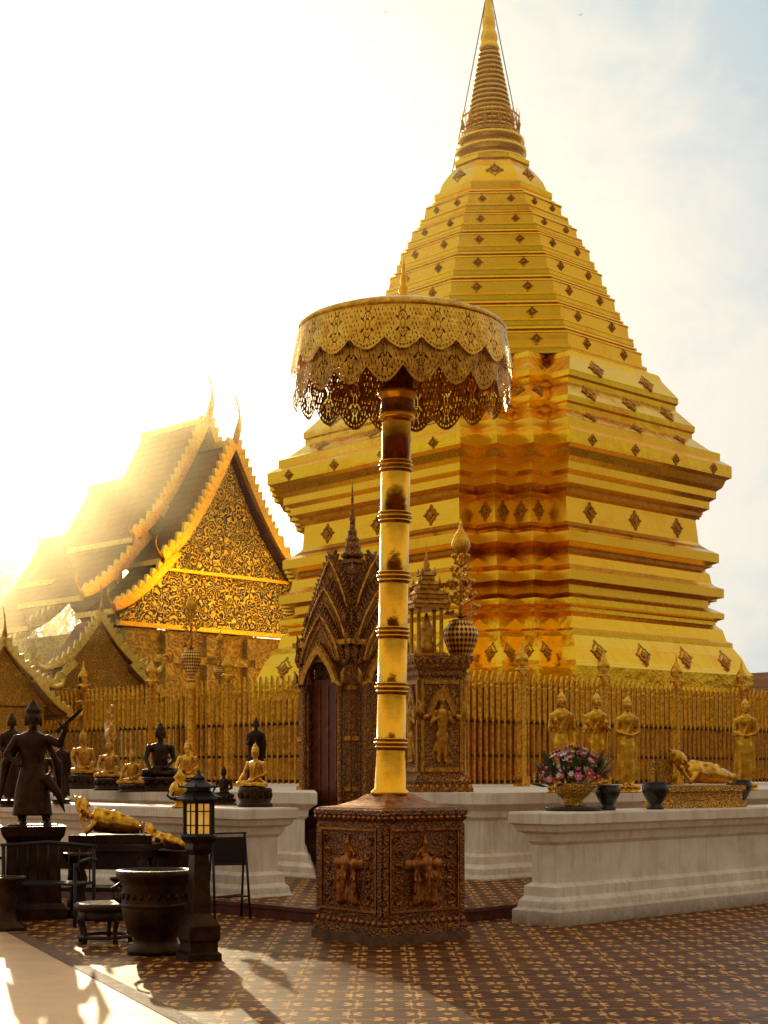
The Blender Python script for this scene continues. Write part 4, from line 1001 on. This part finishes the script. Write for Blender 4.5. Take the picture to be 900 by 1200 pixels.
b=B(); b.tube([(-.58,.2,.82),(0,.2,.86),(.58,.2,.82)],.02)
for i in range(9): b.tube([(-.5+.125*i,.2,.45),(-.5+.125*i,.2,.84)],.009,5)
b.obj('backrest',['iron'],bn)
for s in(-1,1):
    B().tube([(s*.58,.2,.68),(s*.6,.0,.70),(s*.6,-.2,.68),(s*.6,-.26,.62),(s*.6,-.2,.57)],.018).obj('armrest',['iron'],bn)
    for y in(-.2,.2): B().tube([(s*.55,y,.82 if y>0 else .66),(s*.55,y,.2),(s*.57,y*1.2,0)],.02).obj('leg',['iron'],bn)
sg=empty('folding_stand',(PX(268,16.9),16.9,0),.35,'black folding metal stand beside the lantern','stand')
b=B()
for x in(-.2,.2): b.tube([(x,-.18,0),(x*.9,.0,.95)],.014,6); b.tube([(x,.22,0),(x*.9,.0,.95)],.014,6)
for z in(.25,.6,.94): b.tube([(-.2,-.18*(1-z/.95),z),(.2,-.18*(1-z/.95),z)],.012,6)
b.tube([(-.2,-.13,.25),(.2,.16,.25)],.009,5); b.obj('frame',['iron'],sg)
B().box((0,-.05,.75),(.36,.02,.3)).obj('panel',['iron'],sg)
e=empty('reclining_buddha_statue',(PX(192,18.2),18.35,.62),math.radians(-40),'small gilded reclining statue beside the larger one','statue')
c=rb.copy(); COL.objects.link(c); c.parent=e; c.location=(0,0,.06); c.scale=(.5,.7,.7)
b=B(); b.box((0,0,.03),(.9,.35,.06)); b.box((0,0,-.29),(.8,.3,.58)); b.obj('plinth',['bronze'],e)
for (x,Y,h,r) in((92,17.0,.72,.17),(150,16.8,.46,.2),(8,15.6,.55,.2)):
    b=B(); b.lathe((0,0,0),[(r,0),(r,.05),(r*.55,.10),(r*.4,h*.4),(r*.6,h*.6),(r*.4,h*.75),(r*.9,h*.92),(r,h*.95),(r,h),(r*.85,h),(r*.8,h*.96),(.02,h*.93)],16)
    b.obj('incense_stand',['bronze'],None,(PX(x,Y),Y,0),0,'dark turned bronze incense stand among the statues','stand','dark incense stands')
# ---------------------------------------------------------------- trees
def tree(loc,h,r,seed,label):
    rnd=random.Random(seed); e=empty('tree',loc,0,label,'tree','trees behind the temple hall')
    t=B(); t.tube([(0,0,0),(.1,0,h*.25),(-.1,.1,h*.5),(.1,0,h*.72)],[.45,.36,.26,.12],9)
    cl=[]
    for i in range(12):
        a=rnd.uniform(0,6.28); z=h*rnd.uniform(.35,.9); q=r*rnd.uniform(.4,.95)*(1.15-abs(z/h-.62)); p=Vector((math.cos(a)*q,math.sin(a)*q,z)); cl.append((p,r*rnd.uniform(.28,.46)))
        t.tube([(0,0,z*.7),tuple(p*.5+Vector((0,0,z*.42))),tuple(p)],[.14,.09,.03],6)
    t.obj('trunk',['bark'],e)
    b=B()
    for c,rr in cl:
        for k in range(420):
            v=Vector((rnd.gauss(0,1),rnd.gauss(0,1),rnd.gauss(0,.8))).normalized()*rr*rnd.uniform(.5,1.15)
            p=c+v; a_=Vector((rnd.uniform(-1,1),rnd.uniform(-1,1),rnd.uniform(-1,1))).normalized(); s_=rnd.uniform(.10,.22); b_=a_.cross(Vector((.3,.5,.8))).normalized()
            b.add([tuple(p-a_*s_),tuple(p+b_*s_*.5),tuple(p+a_*s_),tuple(p-b_*s_*.5)],[(0,1,2,3)])
    b.obj('crown',['leaf'],e,fix=False)
tree((-18.5,84,0),14.5,4.4,1,'broad leafy tree in the sun haze behind the hall')
tree((-22,80,0),13.5,4.4,2,'leafy tree rising behind the temple hall')
for i,(x,y) in enumerate(((332,122),(123,213),(96,60),(680,18),(452,14),(286,262),(200,20),(330,240))):
    b=B(); b.ell((0,0,0),(.10,.28,.09),0,8,6); b.add([(0,-.1,.03),(.55,.05,.2),(.5,.2,.18),(0,.12,.03)],[(0,1,2,3)]); b.add([(0,-.1,.03),(-.55,.05,.2),(-.5,.2,.18),(0,.12,.03)],[(0,1,2,3)])
    b.add([(0,.22,0),(.1,.42,0),(-.1,.42,0)],[(0,1,2)])
    o=b.obj('bird',['iron'],None,tuple(P(x,y,140)),i*.9,'small dark bird flying in the hazy sky','bird','birds in flight',fix=False); o.scale=(.55,)*3
